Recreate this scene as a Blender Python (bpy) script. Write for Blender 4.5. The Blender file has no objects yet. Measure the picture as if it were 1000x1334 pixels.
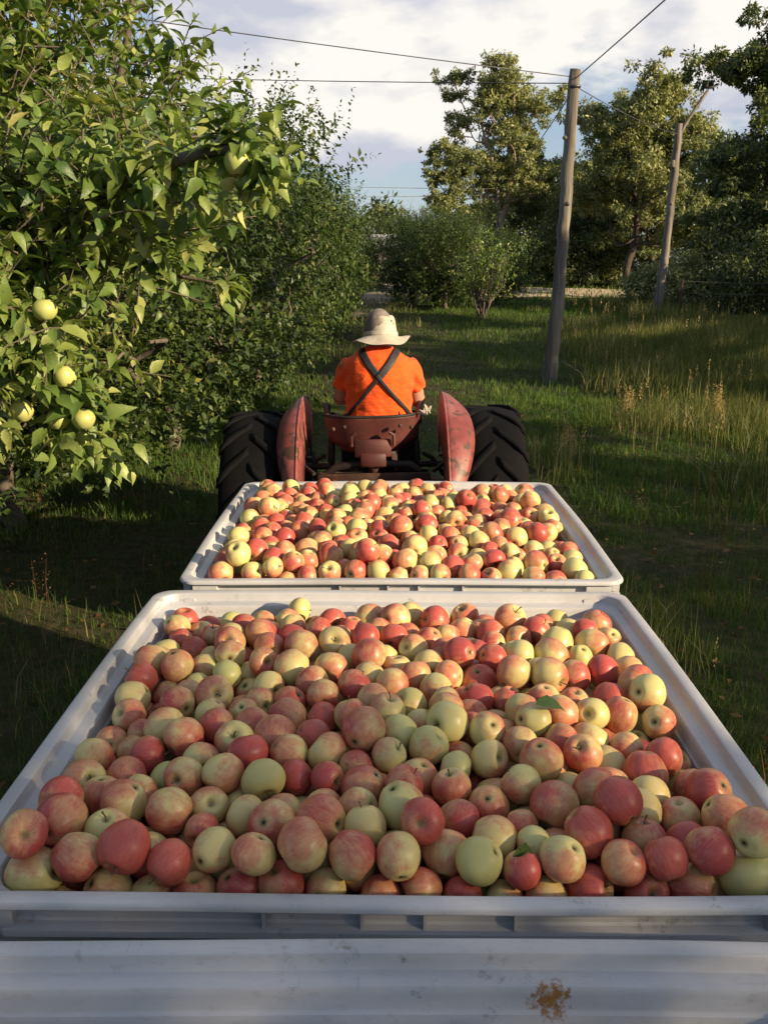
import bpy, math, random
import numpy as np
from mathutils import Vector, Matrix, Quaternion, noise as mnoise
from mathutils.bvhtree import BVHTree
R = math.radians
random.seed(7)
rng = np.random.default_rng(11)
sc = bpy.context.scene
COL = sc.collection

# ------------------------------------------------------------------ camera
cam_d = bpy.data.cameras.new('camera')
cam = bpy.data.objects.new('camera', cam_d); COL.objects.link(cam)
cam_d.sensor_fit = 'VERTICAL'; cam_d.sensor_height = 36; cam_d.lens = 36*1150/1334
cam_d.clip_start = .05; cam_d.clip_end = 2000
CAMZ = 1.98; PITCH = 14.95
cam.location = (0, 0, CAMZ); cam.rotation_euler = (R(90-PITCH), 0, R(.3))
sc.camera = cam
# ------------------------------------------------------------------ light
SUN_DIR = Vector((.86, -.50, 0)).normalized()      # towards the sun, on the ground plane
SUN_EL = 19.0
sc.view_settings.view_transform = 'Standard'; sc.view_settings.look = 'None'
sc.view_settings.gamma = 1; sc.view_settings.exposure = 0.95
W = bpy.data.worlds.new('World'); sc.world = W; W.use_nodes = True
wn = W.node_tree.nodes; wl = W.node_tree.links
wn.clear()
def build_world():
    out = wn.new('ShaderNodeOutputWorld'); bg = wn.new('ShaderNodeBackground')
    sky = wn.new('ShaderNodeTexSky'); sky.sky_type = 'NISHITA'; sky.sun_disc = False
    sky.sun_elevation = R(SUN_EL)
    sky.sun_rotation = math.atan2(SUN_DIR.x, SUN_DIR.y)
    sky.air_density = 1.0; sky.dust_density = 1.2; sky.ozone_density = 1.2
    tc = wn.new('ShaderNodeTexCoord')
    nrm = wn.new('ShaderNodeVectorMath'); nrm.operation = 'NORMALIZE'
    wl.new(tc.outputs['Generated'], nrm.inputs[0])
    sep = wn.new('ShaderNodeSeparateXYZ'); wl.new(nrm.outputs[0], sep.inputs[0])
    def mth(op, a, b=None, c=None, clamp=False):
        n = wn.new('ShaderNodeMath'); n.operation = op; n.use_clamp = clamp
        for i, v in enumerate((a, b, c)):
            if v is None: continue
            if isinstance(v, (int, float)): n.inputs[i].default_value = v
            else: wl.new(v, n.inputs[i])
        return n.outputs[0]
    mp = wn.new('ShaderNodeMapping'); mp.inputs['Scale'].default_value = (1, 1, 2.3)
    mp.inputs['Location'].default_value = (3.1, .4, .3)
    wl.new(nrm.outputs[0], mp.inputs[0])
    n1 = wn.new('ShaderNodeTexNoise'); n1.inputs['Scale'].default_value = 3.2; n1.inputs['Detail'].default_value = 7
    n1.inputs['Roughness'].default_value = .56; n1.inputs['Distortion'].default_value = .12
    wl.new(mp.outputs[0], n1.inputs['Vector'])
    # soft lumps: one towering cumulus and one wide bank
    def lump(d, rad, soft):
        d = Vector(d).normalized()
        v = wn.new('ShaderNodeVectorMath'); v.operation = 'DISTANCE'
        wl.new(nrm.outputs[0], v.inputs[0]); v.inputs[1].default_value = d
        mr = wn.new('ShaderNodeMapRange'); mr.interpolation_type = 'SMOOTHSTEP'
        wl.new(v.outputs['Value'], mr.inputs[0])
        mr.inputs[1].default_value = rad+soft; mr.inputs[2].default_value = max(0, rad-soft)
        mr.inputs[3].default_value = 0; mr.inputs[4].default_value = 1
        return mr.outputs[0]
    l1 = lump((.34, 1, .25), .05, .04)
    l2 = lump((-.04, 1, .17), .10, .12)
    l3 = lump((.08, 1, .36), .16, .18)
    d = mth('ADD', n1.outputs['Fac'], mth('MULTIPLY', l1, .22))
    d = mth('ADD', d, mth('MULTIPLY', l2, .12)); d = mth('ADD', d, mth('MULTIPLY', l3, .14))
    # band of clear blue grey just above the trees
    lowmask = wn.new('ShaderNodeMapRange'); lowmask.interpolation_type = 'SMOOTHSTEP'
    wl.new(sep.outputs[2], lowmask.inputs[0])
    lowmask.inputs[1].default_value = .04; lowmask.inputs[2].default_value = .17
    lowmask.inputs[3].default_value = -.14; lowmask.inputs[4].default_value = .07
    d = mth('ADD', d, lowmask.outputs[0])
    ahead = wn.new('ShaderNodeMapRange'); ahead.interpolation_type = 'SMOOTHSTEP'; wl.new(sep.outputs[1], ahead.inputs[0])
    ahead.inputs[1].default_value = -.1; ahead.inputs[2].default_value = .65; ahead.inputs[3].default_value = -.17; ahead.inputs[4].default_value = 0.02
    d = mth('ADD', d, ahead.outputs[0])
    mask = wn.new('ShaderNodeMapRange'); mask.interpolation_type = 'SMOOTHSTEP'
    wl.new(d, mask.inputs[0]); mask.inputs[1].default_value = .49; mask.inputs[2].default_value = .585
    n2 = wn.new('ShaderNodeTexNoise'); n2.inputs['Scale'].default_value = 7; n2.inputs['Detail'].default_value = 6
    wl.new(mp.outputs[0], n2.inputs['Vector'])
    cr = wn.new('ShaderNodeValToRGB')
    cr.color_ramp.elements[0].position = .40; cr.color_ramp.elements[0].color = (.58, .60, .70, 1)
    cr.color_ramp.elements[1].position = .57; cr.color_ramp.elements[1].color = (1, .96, .90, 1)
    wl.new(mth('ADD', n2.outputs['Fac'], mth('MULTIPLY', l1, .15)), cr.inputs[0])
    cs = wn.new('ShaderNodeVectorMath'); cs.operation = 'SCALE'; cs.inputs['Scale'].default_value = 7.0
    wl.new(cr.outputs[0], cs.inputs[0])
    veil = wn.new('ShaderNodeMix'); veil.data_type = 'RGBA'; veil.inputs[0].default_value = .35
    wl.new(sky.outputs[0], veil.inputs[6]); veil.inputs[7].default_value = (3.3, 3.8, 5.2, 1)
    mix = wn.new('ShaderNodeMix'); mix.data_type = 'RGBA'
    wl.new(mask.outputs[0], mix.inputs[0]); wl.new(veil.outputs[2], mix.inputs[6]); wl.new(cs.outputs[0], mix.inputs[7])
    wl.new(mix.outputs[2], bg.inputs[0]); bg.inputs[1].default_value = .075
    wl.new(bg.outputs[0], out.inputs[0])
build_world()
sd = bpy.data.lights.new('sun', 'SUN'); so = bpy.data.objects.new('sun', sd); COL.objects.link(so)
sd.energy = 5.0; sd.angle = R(.6); sd.color = (1, .78, .50)
vv = Vector((SUN_DIR.x*math.cos(R(SUN_EL)), SUN_DIR.y*math.cos(R(SUN_EL)), math.sin(R(SUN_EL))))
so.rotation_euler = vv.to_track_quat('Z', 'Y').to_euler()

# ------------------------------------------------------------------ helpers
def tag(o, label=None, cat=None, group=None, kind=None):
    if label: o['label'] = label
    if cat: o['category'] = cat
    if group: o['group'] = group
    if kind: o['kind'] = kind
    return o
def empty(name, loc, rz=0.0):
    o = bpy.data.objects.new(name, None); COL.objects.link(o); o.location = loc; o.rotation_euler = (0, 0, rz)
    o.empty_display_size = .2
    return o
def link(name, me, parent=None, mat=None, smooth=False):
    o = bpy.data.objects.new(name, me); COL.objects.link(o)
    if mat is not None and not me.materials: me.materials.append(mat)
    if parent is not None: o.parent = parent
    return o
def copy_tree(o, parent=None):
    c = o.copy(); COL.objects.link(c); c.parent = parent
    for ch in list(o.children): copy_tree(ch, c)
    return c
def np_mesh(name, verts, faces, mat=None, attrs=None, smooth=False):
    """verts (n,3); faces: (m,k) array or list of such arrays; attrs: dict name->(n,) or (n,3)"""
    verts = np.asarray(verts, dtype=np.float32)
    fl = faces if isinstance(faces, list) else [faces]
    fl = [np.asarray(f, dtype=np.int32) for f in fl if len(f)]
    me = bpy.data.meshes.new(name)
    me.vertices.add(len(verts)); me.vertices.foreach_set('co', verts.ravel())
    nl = sum(f.size for f in fl); nf = sum(len(f) for f in fl)
    me.loops.add(nl); me.loops.foreach_set('vertex_index', np.concatenate([f.ravel() for f in fl]))
    me.polygons.add(nf)
    st = []; off = 0
    for f in fl:
        st.append(off+np.arange(len(f))*f.shape[1]); off += f.size
    me.polygons.foreach_set('loop_start', np.concatenate(st).astype(np.int32))
    me.update(calc_edges=True)
    if smooth: me.polygons.foreach_set('use_smooth', np.ones(nf, dtype=bool))
    for k, a in (attrs or {}).items():
        a = np.asarray(a, dtype=np.float32)
        if a.ndim == 1:
            at = me.attributes.new(k, 'FLOAT', 'POINT'); at.data.foreach_set('value', a)
        else:
            at = me.attributes.new(k, 'FLOAT_VECTOR', 'POINT'); at.data.foreach_set('vector', a.ravel())
    if mat: me.materials.append(mat)
    return me
class MB:
    """collects shapes into one mesh"""
    def __init__(s): s.v = []; s.f = {}; s.n = 0
    def add(s, v, f):
        v = np.asarray(v, dtype=float); f = np.asarray(f, dtype=int)
        s.f.setdefault(f.shape[1], []).append(f+s.n); s.v.append(v); s.n += len(v); return s
    def box(s, c, d, rot=None, bev=0.0):
        x, y, z = [q/2 for q in d]
        if bev <= 0:
            v = np.array([(a*x, b*y, e*z) for a in (-1, 1) for b in (-1, 1) for e in (-1, 1)])
            f = [(0, 1, 3, 2), (4, 6, 7, 5), (0, 4, 5, 1), (2, 3, 7, 6), (0, 2, 6, 4), (1, 5, 7, 3)]
            if rot is not None: v = v @ np.array(rot.to_matrix()).T
            return s.add(v+np.array(c), f)
        b = min(bev, x*.9, y*.9, z*.9)
        # rounded in profile xz/yz: stack of rings
        vs = []; ring = []
        for zz, ins in ((-z, b), (-z+b*.3, b*.3), (-z+b, 0), (z-b, 0), (z-b*.3, b*.3), (z, b)):
            ring.append([(sx*(x-ins)-(sx*b*.6 if k else 0), sy*(y-ins)-(0 if k else sy*b*.6), zz)
                         for sx, sy, k in ((-1, -1, 1), (1, -1, 1), (1, -1, 0), (1, 1, 0), (1, 1, 1), (-1, 1, 1), (-1, 1, 0), (-1, -1, 0))])
        v = np.array(ring).reshape(-1, 3); f = []
        for i in range(5):
            for k in range(8):
                a = i*8+k; bb = i*8+(k+1) % 8; f.append((a, bb, bb+8, a+8))
        f.append((0, 1, 2, 3)); f.append((0, 3, 4, 7)); f.append((4, 5, 6, 7))
        o = 40; f.append((o+3, o+2, o+1, o)); f.append((o+7, o+4, o+3, o)); f.append((o+7, o+6, o+5, o+4))
        if rot is not None: v = v @ np.array(rot.to_matrix()).T
        return s.add(v+np.array(c), f)
    def tube(s, pts, rad, seg=8, cap=True, flat=1.0):
        v, f, caps = tube_arr(pts, rad, seg, flat)
        s.add(v, f)
        if cap:
            for idx in caps:
                c = v[idx].mean(0); vv_ = np.vstack([v[idx], c[None]])
                k = len(idx); s.add(vv_, [(i, (i+1) % k, k) for i in range(k)])
        return s
    def lathe(s, prof, seg=24, M=None, closed=False):
        prof = np.array(prof, dtype=float); n = len(prof)
        a = np.linspace(0, 2*math.pi, seg, endpoint=False)
        v = np.stack([np.outer(prof[:, 0], np.cos(a)), np.outer(prof[:, 0], np.sin(a)), np.repeat(prof[:, 1:2], seg, 1)], -1).reshape(-1, 3)
        f = []
        for i in range(n-1 if not closed else n):
            j = (i+1) % n
            for k in range(seg):
                k2 = (k+1) % seg; f.append((i*seg+k, i*seg+k2, j*seg+k2, j*seg+k))
        if M is not None: v = np.array([M @ Vector(p) for p in v])
        return s.add(v, f)
    def mesh(s, name, mat=None, smooth=False, auto=None):
        me = np_mesh(name, np.vstack(s.v), [np.vstack(a) for a in s.f.values()], mat, smooth=smooth)
        return me
    def build(s, name, mat, parent=None, smooth=False):
        return link(name, s.mesh(name, mat, smooth), parent)
def tube_arr(pts, rad, seg=8, flat=1.0):
    pts = np.asarray(pts, dtype=float); n = len(pts)
    rad = np.broadcast_to(np.asarray(rad, dtype=float), (n,))
    t = np.gradient(pts, axis=0); t /= np.linalg.norm(t, axis=1)[:, None]+1e-9
    up = np.array([0, 0, 1.]) if abs(t[0, 2]) < .9 else np.array([0, 1., 0])
    u = np.cross(t[0], up); u /= np.linalg.norm(u); U = [u]
    for i in range(1, n):
        u = U[-1]-t[i]*np.dot(U[-1], t[i]); u /= np.linalg.norm(u)+1e-9; U.append(u)
    U = np.array(U); V = np.cross(t, U)
    a = np.linspace(0, 2*math.pi, seg, endpoint=False)
    v = pts[:, None]+rad[:, None, None]*(U[:, None]*np.cos(a)[None, :, None]+flat*V[:, None]*np.sin(a)[None, :, None])
    v = v.reshape(-1, 3)
    k = np.arange(seg); k2 = (k+1) % seg
    f = np.concatenate([np.stack([i*seg+k, i*seg+k2, (i+1)*seg+k2, (i+1)*seg+k], 1) for i in range(n-1)])
    return v, f, [list(range(seg))[::-1], list(range((n-1)*seg, n*seg))]
def smooth_path(pts, n=12):
    pts = [Vector(p) for p in pts]; out = []
    P = [pts[0]*2-pts[1]]+pts+[pts[-1]*2-pts[-2]]
    for i in range(1, len(P)-2):
        for k in range(n):
            t = k/n; a, b, c, d = P[i-1], P[i], P[i+1], P[i+2]
            out.append(.5*((2*b)+(-a+c)*t+(2*a-5*b+4*c-d)*t*t+(-a+3*b-3*c+d)*t**3))
    out.append(pts[-1]); return np.array([tuple(p) for p in out])
def sm(a, b, x):
    t = np.clip((np.asarray(x, float)-a)/(b-a), 0, 1); return t*t*(3-2*t)
def vnoise(p, seed=0):
    """cheap smooth noise, vectorised: sum of sines"""
    p = np.asarray(p, float); r = np.random.default_rng(seed); out = np.zeros(p.shape[:-1])
    for k in range(7):
        d = r.normal(size=p.shape[-1]); d /= np.linalg.norm(d); fr = r.uniform(.7, 2.4)
        out += np.sin((p*d).sum(-1)*fr*2.2+r.uniform(0, 6.28))/(1+.3*k)
    return out/3.2

# ------------------------------------------------------------------ materials
def newmat(name):
    m = bpy.data.materials.new(name); m.use_nodes = True; nt = m.node_tree
    return m, nt.nodes, nt.links, nt.nodes['Principled BSDF']
def ramp(n, l, fac, stops):
    r = n.new('ShaderNodeValToRGB'); e = r.color_ramp.elements
    while len(e) < len(stops): e.new(.5)
    for i, (p, c) in enumerate(stops): e[i].position = p; e[i].color = (*c, 1)
    l.new(fac, r.inputs[0]); return r.outputs[0]
def noise_n(n, l, vec, scale, detail=5, rough=.55, dist=0):
    t = n.new('ShaderNodeTexNoise'); t.inputs['Scale'].default_value = scale; t.inputs['Detail'].default_value = detail
    t.inputs['Roughness'].default_value = rough; t.inputs['Distortion'].default_value = dist
    if vec is not None: l.new(vec, t.inputs['Vector'])
    return t.outputs['Fac']
def mapn(n, l, vec, scale=(1, 1, 1), loc=(0, 0, 0)):
    m = n.new('ShaderNodeMapping'); m.inputs['Scale'].default_value = scale; m.inputs['Location'].default_value = loc
    l.new(vec, m.inputs[0]); return m.outputs[0]
def mixc(n, l, fac, a, b):
    m = n.new('ShaderNodeMix'); m.data_type = 'RGBA'
    for sock, v in ((0, fac), (6, a), (7, b)):
        if isinstance(v, (int, float)): m.inputs[sock].default_value = v
        elif isinstance(v, tuple): m.inputs[sock].default_value = (*v, 1)
        else: l.new(v, m.inputs[sock])
    return m.outputs[2]
def mathn(n, l, op, a, b=0.0, c=None, clamp=False):
    m = n.new('ShaderNodeMath'); m.operation = op; m.use_clamp = clamp
    for i, v in enumerate((a, b, c)):
        if v is None: continue
        if isinstance(v, (int, float)): m.inputs[i].default_value = v
        else: l.new(v, m.inputs[i])
    return m.outputs[0]
def bump(n, l, h, st, dist, bs):
    b = n.new('ShaderNodeBump'); b.inputs['Strength'].default_value = st; b.inputs['Distance'].default_value = dist
    l.new(h, b.inputs['Height']); l.new(b.outputs[0], bs.inputs['Normal'])
def simple(name, stops, scale=8, rough=.7, metal=0, bst=.3, bd=.004, nscale=None, vecscale=(1, 1, 1), spec=.5):
    m, n, l, b = newmat(name)
    tc = n.new('ShaderNodeTexCoord'); v = mapn(n, l, tc.outputs['Object'], vecscale)
    f = noise_n(n, l, v, scale, 6, .6)
    l.new(ramp(n, l, f, stops), b.inputs['Base Color'])
    b.inputs['Roughness'].default_value = rough; b.inputs['Metallic'].default_value = metal
    b.inputs['Specular IOR Level'].default_value = spec
    bump(n, l, noise_n(n, l, v, nscale or scale*4, 4), bst, bd, b)
    return m
def leafmat(name, cols, rough=.45, trans=.3, back=(1.25, 1.25, 1.3), spec=.4, blemish=False):
    """cols: ramp over the per-leaf random; underside paler"""
    m, n, l, b = newmat(name)
    at = n.new('ShaderNodeAttribute'); at.attribute_name = 'rnd'
    c = ramp(n, l, at.outputs['Fac'], cols)
    if blemish:
        tc_ = n.new('ShaderNodeTexCoord'); bn = noise_n(n, l, tc_.outputs['Object'], 42, 5, .7); b2 = noise_n(n, l, tc_.outputs['Object'], 11, 3, .6)
        c = mixc(n, l, ramp(n, l, b2, [(.45, (0, 0, 0)), (.70, (.45, .45, .45))]), c, (.15, .21, .045))
        c = mixc(n, l, ramp(n, l, bn, [(.66, (0, 0, 0)), (.72, (.8, .8, .8))]), c, (.16, .09, .03))
        bump(n, l, bn, .35, .01, b)
    g = n.new('ShaderNodeNewGeometry')
    mul = n.new('ShaderNodeMix'); mul.data_type = 'RGBA'; mul.blend_type = 'MULTIPLY'; mul.inputs[0].default_value = 1
    mul.inputs[7].default_value = (*back, 1); mul.clamp_result = False
    l.new(c, mul.inputs[6])
    cc = mixc(n, l, g.outputs['Backfacing'], c, mul.outputs[2])
    l.new(cc, b.inputs['Base Color']); b.inputs['Roughness'].default_value = rough
    b.inputs['Specular IOR Level'].default_value = spec
    tr = n.new('ShaderNodeBsdfTranslucent')
    yel = n.new('ShaderNodeMix'); yel.data_type = 'RGBA'; yel.blend_type = 'MULTIPLY'; yel.inputs[0].default_value = 1
    yel.inputs[7].default_value = (1.5, 1.5, .6, 1); l.new(c, yel.inputs[6]); l.new(yel.outputs[2], tr.inputs[0])
    mx = n.new('ShaderNodeMixShader'); mx.inputs[0].default_value = trans
    l.new(b.outputs[0], mx.inputs[1]); l.new(tr.outputs[0], mx.inputs[2])
    l.new(mx.outputs[0], n['Material Output'].inputs[0])
    return m
M = {}
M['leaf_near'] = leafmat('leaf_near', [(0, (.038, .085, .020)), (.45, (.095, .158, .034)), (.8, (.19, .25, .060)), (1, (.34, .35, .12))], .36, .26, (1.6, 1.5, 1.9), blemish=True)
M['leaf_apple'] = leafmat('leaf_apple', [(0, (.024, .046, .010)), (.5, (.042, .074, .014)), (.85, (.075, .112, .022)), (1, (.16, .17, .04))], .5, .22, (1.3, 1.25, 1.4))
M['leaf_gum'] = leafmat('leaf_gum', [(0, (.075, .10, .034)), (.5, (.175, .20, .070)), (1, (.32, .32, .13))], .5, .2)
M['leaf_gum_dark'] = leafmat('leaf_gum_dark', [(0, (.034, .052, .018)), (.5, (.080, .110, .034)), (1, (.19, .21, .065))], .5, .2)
M['leaf_scrub'] = leafmat('leaf_scrub', [(0, (.024, .040, .010)), (.6, (.055, .078, .018)), (1, (.13, .13, .035))], .6, .2)
M['grass'] = leafmat('grass', [(0, (.028, .064, .013)), (.5, (.062, .122, .022)), (.85, (.125, .170, .036)), (1, (.24, .23, .08))], .6, .3, (1, 1, 1), .2)
M['grass_dry'] = leafmat('grass_dry', [(0, (.038, .066, .016)), (.5, (.085, .112, .030)), (.80, (.18, .175, .070)), (1, (.38, .33, .19))], .7, .3, (1, 1, 1), .2)
M['seed'] = leafmat('seed', [(0, (.14, .10, .045)), (.5, (.28, .21, .10)), (1, (.46, .38, .20))], .8, .3, (1, 1, 1), .1)
M['weed_red'] = leafmat('weed_red', [(0, (.06, .03, .015)), (.5, (.13, .07, .03)), (1, (.26, .16, .07))], .8, .2, (1, 1, 1), .1)
M['bark'] = simple('bark', [(.3, (.05, .04, .03)), (.6, (.12, .10, .075)), (.8, (.20, .17, .13))], 14, .9, bst=.8, bd=.01, vecscale=(1, 1, .25))
M['bark_gum'] = simple('bark_gum', [(.3, (.13, .09, .06)), (.5, (.30, .23, .16)), (.75, (.46, .38, .29))], 3, .85, bst=.6, bd=.02, vecscale=(1, 1, .25))
M['bark_dark'] = simple('bark_dark', [(.3, (.03, .022, .016)), (.7, (.085, .06, .045))], 4, .9, bst=.8, bd=.03, vecscale=(1, 1, .2))
M['pole'] = simple('pole_wood', [(.28, (.055, .048, .040)), (.5, (.15, .13, .108)), (.75, (.28, .25, .21))], 9, .9, bst=.9, bd=.012, vecscale=(1, 1, .07))
M['wire'] = simple('wire', [(.3, (.06, .06, .065)), (.7, (.13, .13, .14))], 3, .5, .6)
M['tyre'] = simple('tyre', [(.3, (.003, .003, .0035)), (.6, (.005, .005, .006)), (.85, (.016, .013, .011))], 5, .85, spec=.12, bst=.5, bd=.004, nscale=40)
M['iron'] = simple('rusty_iron', [(.3, (.022, .013, .010)), (.55, (.060, .026, .016)), (.75, (.12, .055, .03))], 9, .8, .15, bst=.7, bd=.004)
M['iron_dark'] = simple('greasy_iron', [(.3, (.010, .009, .009)), (.7, (.040, .026, .02))], 8, .65, .3, bst=.6, bd=.004)
M['straw_hat'] = None
def m_paint():
    m, n, l, b = newmat('faded_red_paint')
    tc = n.new('ShaderNodeTexCoord'); v = tc.outputs['Object']
    f1 = noise_n(n, l, v, 5, 6, .6); f2 = noise_n(n, l, mapn(n, l, v, loc=(4, 2, 1)), 13, 8, .65, .4)
    c = ramp(n, l, f1, [(.3, (.14, .026, .025)), (.5, (.22, .055, .050)), (.72, (.33, .14, .125))])
    rust = ramp(n, l, mathn(n, l, 'ADD', f2, mathn(n, l, 'MULTIPLY', f1, .25)), [(.66, (0, 0, 0)), (.71, (1, 1, 1))])
    l.new(mixc(n, l, rust, c, (.075, .035, .022)), b.inputs['Base Color'])
    b.inputs['Roughness'].default_value = .5; bump(n, l, f2, .25, .003, b); return m
M['paint'] = m_paint()
def m_seatpan():
    m, n, l, b = newmat('dull_red_seat_paint')
    tc = n.new('ShaderNodeTexCoord'); v = tc.outputs['Object']
    f1 = noise_n(n, l, v, 6, 6, .6); f2 = noise_n(n, l, v, 30, 5, .7, .4)
    c = ramp(n, l, f1, [(.3, (.045, .012, .010)), (.6, (.10, .024, .020)), (.8, (.15, .05, .04))])
    k = ramp(n, l, f2, [(.58, (0, 0, 0)), (.66, (1, 1, 1))])
    l.new(mixc(n, l, k, c, (.03, .015, .012)), b.inputs['Base Color'])
    b.inputs['Roughness'].default_value = .6; bump(n, l, f2, .4, .003, b); return m
M['seatpan'] = m_seatpan()
def m_plastic(name, stain=None):
    m, n, l, b = newmat(name)
    tc = n.new('ShaderNodeTexCoord'); v = tc.outputs['Object']
    f1 = noise_n(n, l, v, 4, 6, .6)
    c = ramp(n, l, f1, [(.3, (.37, .385, .405)), (.6, (.455, .46, .47)), (.8, (.52, .52, .52))])
    # fine scuffs along the edges, dark specks, dust
    sc1 = noise_n(n, l, mapn(n, l, v, (30, 180, 60)), 1.4, 6, .7)
    k1 = ramp(n, l, sc1, [(.56, (0, 0, 0)), (.74, (.55, .55, .55))])
    c = mixc(n, l, k1, c, (.30, .27, .24))
    gr = noise_n(n, l, mapn(n, l, v, (1, 1, 1), (3, 5, 7)), 26, 8, .75)
    kg = ramp(n, l, gr, [(.58, (0, 0, 0)), (.68, (.8, .8, .8))])
    gm = noise_n(n, l, mapn(n, l, v, (1, 1, 1), (8, 1, 2)), 3.5, 3, .5)
    kg = mathn(n, l, 'MULTIPLY', kg, ramp(n, l, gm, [(.45, (0, 0, 0)), (.62, (1, 1, 1))]))
    c = mixc(n, l, kg, c, (.12, .10, .08))
    # dust lying in big soft patches, thin scratches across
    du = noise_n(n, l, mapn(n, l, v, (1, 1, 3), (2, 9, 4)), 2.2, 7, .7)
    c = mixc(n, l, ramp(n, l, du, [(.46, (0, 0, 0)), (.70, (.42, .42, .42))]), c, (.27, .235, .19))
    for k_, (sx_, sy_) in enumerate(((260, 9), (8, 240))):
        sn = noise_n(n, l, mapn(n, l, v, (sx_, sy_, 60), (k_*7, 3, 1)), 1, 2, .5)
        c = mixc(n, l, ramp(n, l, sn, [(.71, (0, 0, 0)), (.76, (.28, .28, .28))]), c, (.22, .20, .18))
    if stain:
        for (p, rad, asp, col) in stain:
            mp = mapn(n, l, v, (1/rad, 1/rad, asp/rad), (-p[0]/rad, -p[1]/rad, -p[2]*asp/rad))
            ln = n.new('ShaderNodeVectorMath'); ln.operation = 'LENGTH'; l.new(mp, ln.inputs[0])
            nn = noise_n(n, l, v, 95, 6, .72)
            d = mathn(n, l, 'ADD', ln.outputs['Value'], mathn(n, l, 'MULTIPLY', mathn(n, l, 'SUBTRACT', nn, .5), 2.6))
            k = ramp(n, l, d, [(.62, (1, 1, 1)), (.80, (.55, .55, .55)), (1.05, (0, 0, 0))])
            col2 = mixc(n, l, noise_n(n, l, v, 170, 5, .7), tuple(q*.25 for q in col), tuple(min(1, q*1.7) for q in col))
            c = mixc(n, l, k, c, col2)
    l.new(c, b.inputs['Base Color']); b.inputs['Roughness'].default_value = .42
    b.inputs['Specular IOR Level'].default_value = .4
    bump(n, l, noise_n(n, l, v, 120, 3), .12, .001, b)
    return m
M['bin'] = m_plastic('bin_plastic')
M['bin_stained'] = m_plastic('bin_plastic_stained', [((.186, 0, -.034), .030, .90, (.24, .115, .03)), ((.190, 0, -.004), .014, .9, (.33, .20, .08)),
                                                       ((.021, 0, -.063), .007, 1, (.16, .08, .04)), ((.187, 0, -.012), .006, 1.2, (.2, .12, .05))])
def m_ground():
    m, n, l, b = newmat('orchard_floor')
    g = n.new('ShaderNodeNewGeometry'); v = g.outputs['Position']
    f1 = noise_n(n, l, v, .7, 6, .6); f2 = noise_n(n, l, v, 9, 8, .7); f3 = noise_n(n, l, v, 60, 5, .7)
    c = ramp(n, l, f1, [(.35, (.030, .024, .016)), (.55, (.035, .042, .014)), (.75, (.05, .065, .018))])
    c = mixc(n, l, ramp(n, l, f2, [(.42, (0, 0, 0)), (.66, (1, 1, 1))]), c, (.085, .070, .040))
    c = mixc(n, l, ramp(n, l, f3, [(.6, (0, 0, 0)), (.72, (.7, .7, .7))]), c, (.14, .11, .07))
    l.new(c, b.inputs['Base Color']); b.inputs['Roughness'].default_value = .95
    b.inputs['Specular IOR Level'].default_value = .1
    bump(n, l, mathn(n, l, 'ADD', f2, mathn(n, l, 'MULTIPLY', f3, .4)), .9, .04, b); return m
M['ground'] = m_ground()
M['road'] = simple('dirt_road', [(.3, (.36, .27, .18)), (.7, (.56, .44, .31))], 2, .95, bst=.4, bd=.02)
M['track'] = simple('bare_track', [(.3, (.09, .07, .045)), (.7, (.20, .155, .10))], 3, .95, bst=.6, bd=.03)

# ------------------------------------------------------------------ setting: ground
def G(x, y):
    x = np.asarray(x, float); y = np.asarray(y, float)
    base = .75*sm(15, 34, y)+.008*np.clip(y-34, 0, 60)+.05*np.clip(y-45, 0, 14)
    side = .25*sm(3.5, 9, x)*sm(6, 14, y)*(1-sm(15, 34, y)*.8)
    und = .04*np.sin(x*1.3+.5)*np.sin(y*.9)*sm(3, 9, np.abs(x)+np.abs(y)*.5)
    return base+side+und
def make_ground():
    xs = np.unique(np.concatenate([np.linspace(-1500, -60, 12), np.linspace(-60, -12, 17), np.linspace(-12, 16, 113), np.linspace(16, 70, 22), np.linspace(70, 1500, 12)]))
    ys = np.unique(np.concatenate([np.linspace(-1500, -40, 10), np.linspace(-40, -4, 13), np.linspace(-4, 40, 177), np.linspace(40, 120, 41), np.linspace(120, 1800, 12)]))
    X, Y = np.meshgrid(xs, ys); Z = G(X, Y)
    Z = Z+np.where((np.abs(X) < 15) & (Y < 42) & (Y > -4), .018*vnoise(np.stack([X*4, Y*4], -1), 3), 0)
    nx = len(xs); i = np.arange(len(ys)-1)[:, None]*nx+np.arange(nx-1)[None]
    f = np.stack([i, i+1, i+nx+1, i+nx], -1).reshape(-1, 4)
    o = link('ground', np_mesh('ground', np.stack([X, Y, Z], -1).reshape(-1, 3), f, M['ground'], smooth=True)); tag(o, kind='structure')
make_ground()
def ribbon(name, pts, w, lift, mat, kind='structure'):
    p = smooth_path([(x, y, 0) for x, y in pts], 10); t = np.gradient(p, axis=0); t /= np.linalg.norm(t, axis=1)[:, None]
    s = np.stack([-t[:, 1], t[:, 0]], 1); rows = []
    for q in np.linspace(-1, 1, 7):
        ww = w*(1+.12*vnoise(p[:, :2]*.8+q, 5)); xy = p[:, :2]+s*(q*ww)[:, None]
        rows.append(np.column_stack([xy, G(xy[:, 0], xy[:, 1])+lift-(.05 if abs(q) > .99 else 0)]))
    v = np.stack(rows, 1); n = len(p); i = np.arange(n-1)[:, None]*7+np.arange(6)[None]
    f = np.stack([i, i+1, i+8, i+7], -1).reshape(-1, 4)
    return tag(link(name, np_mesh(name, v.reshape(-1, 3), f, mat, smooth=True)), kind=kind)
ribbon('dirt_road', [(40, 40), (22, 45), (13, 48), (7, 50), (4, 52), (3, 56), (3.5, 62), (5, 72)], 3.4, .05, M['road'])
ribbon('bare_track', [(-.6, 30), (-.7, 38), (-.6, 46), (-.5, 50)], .8, .035, M['track'])

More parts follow.
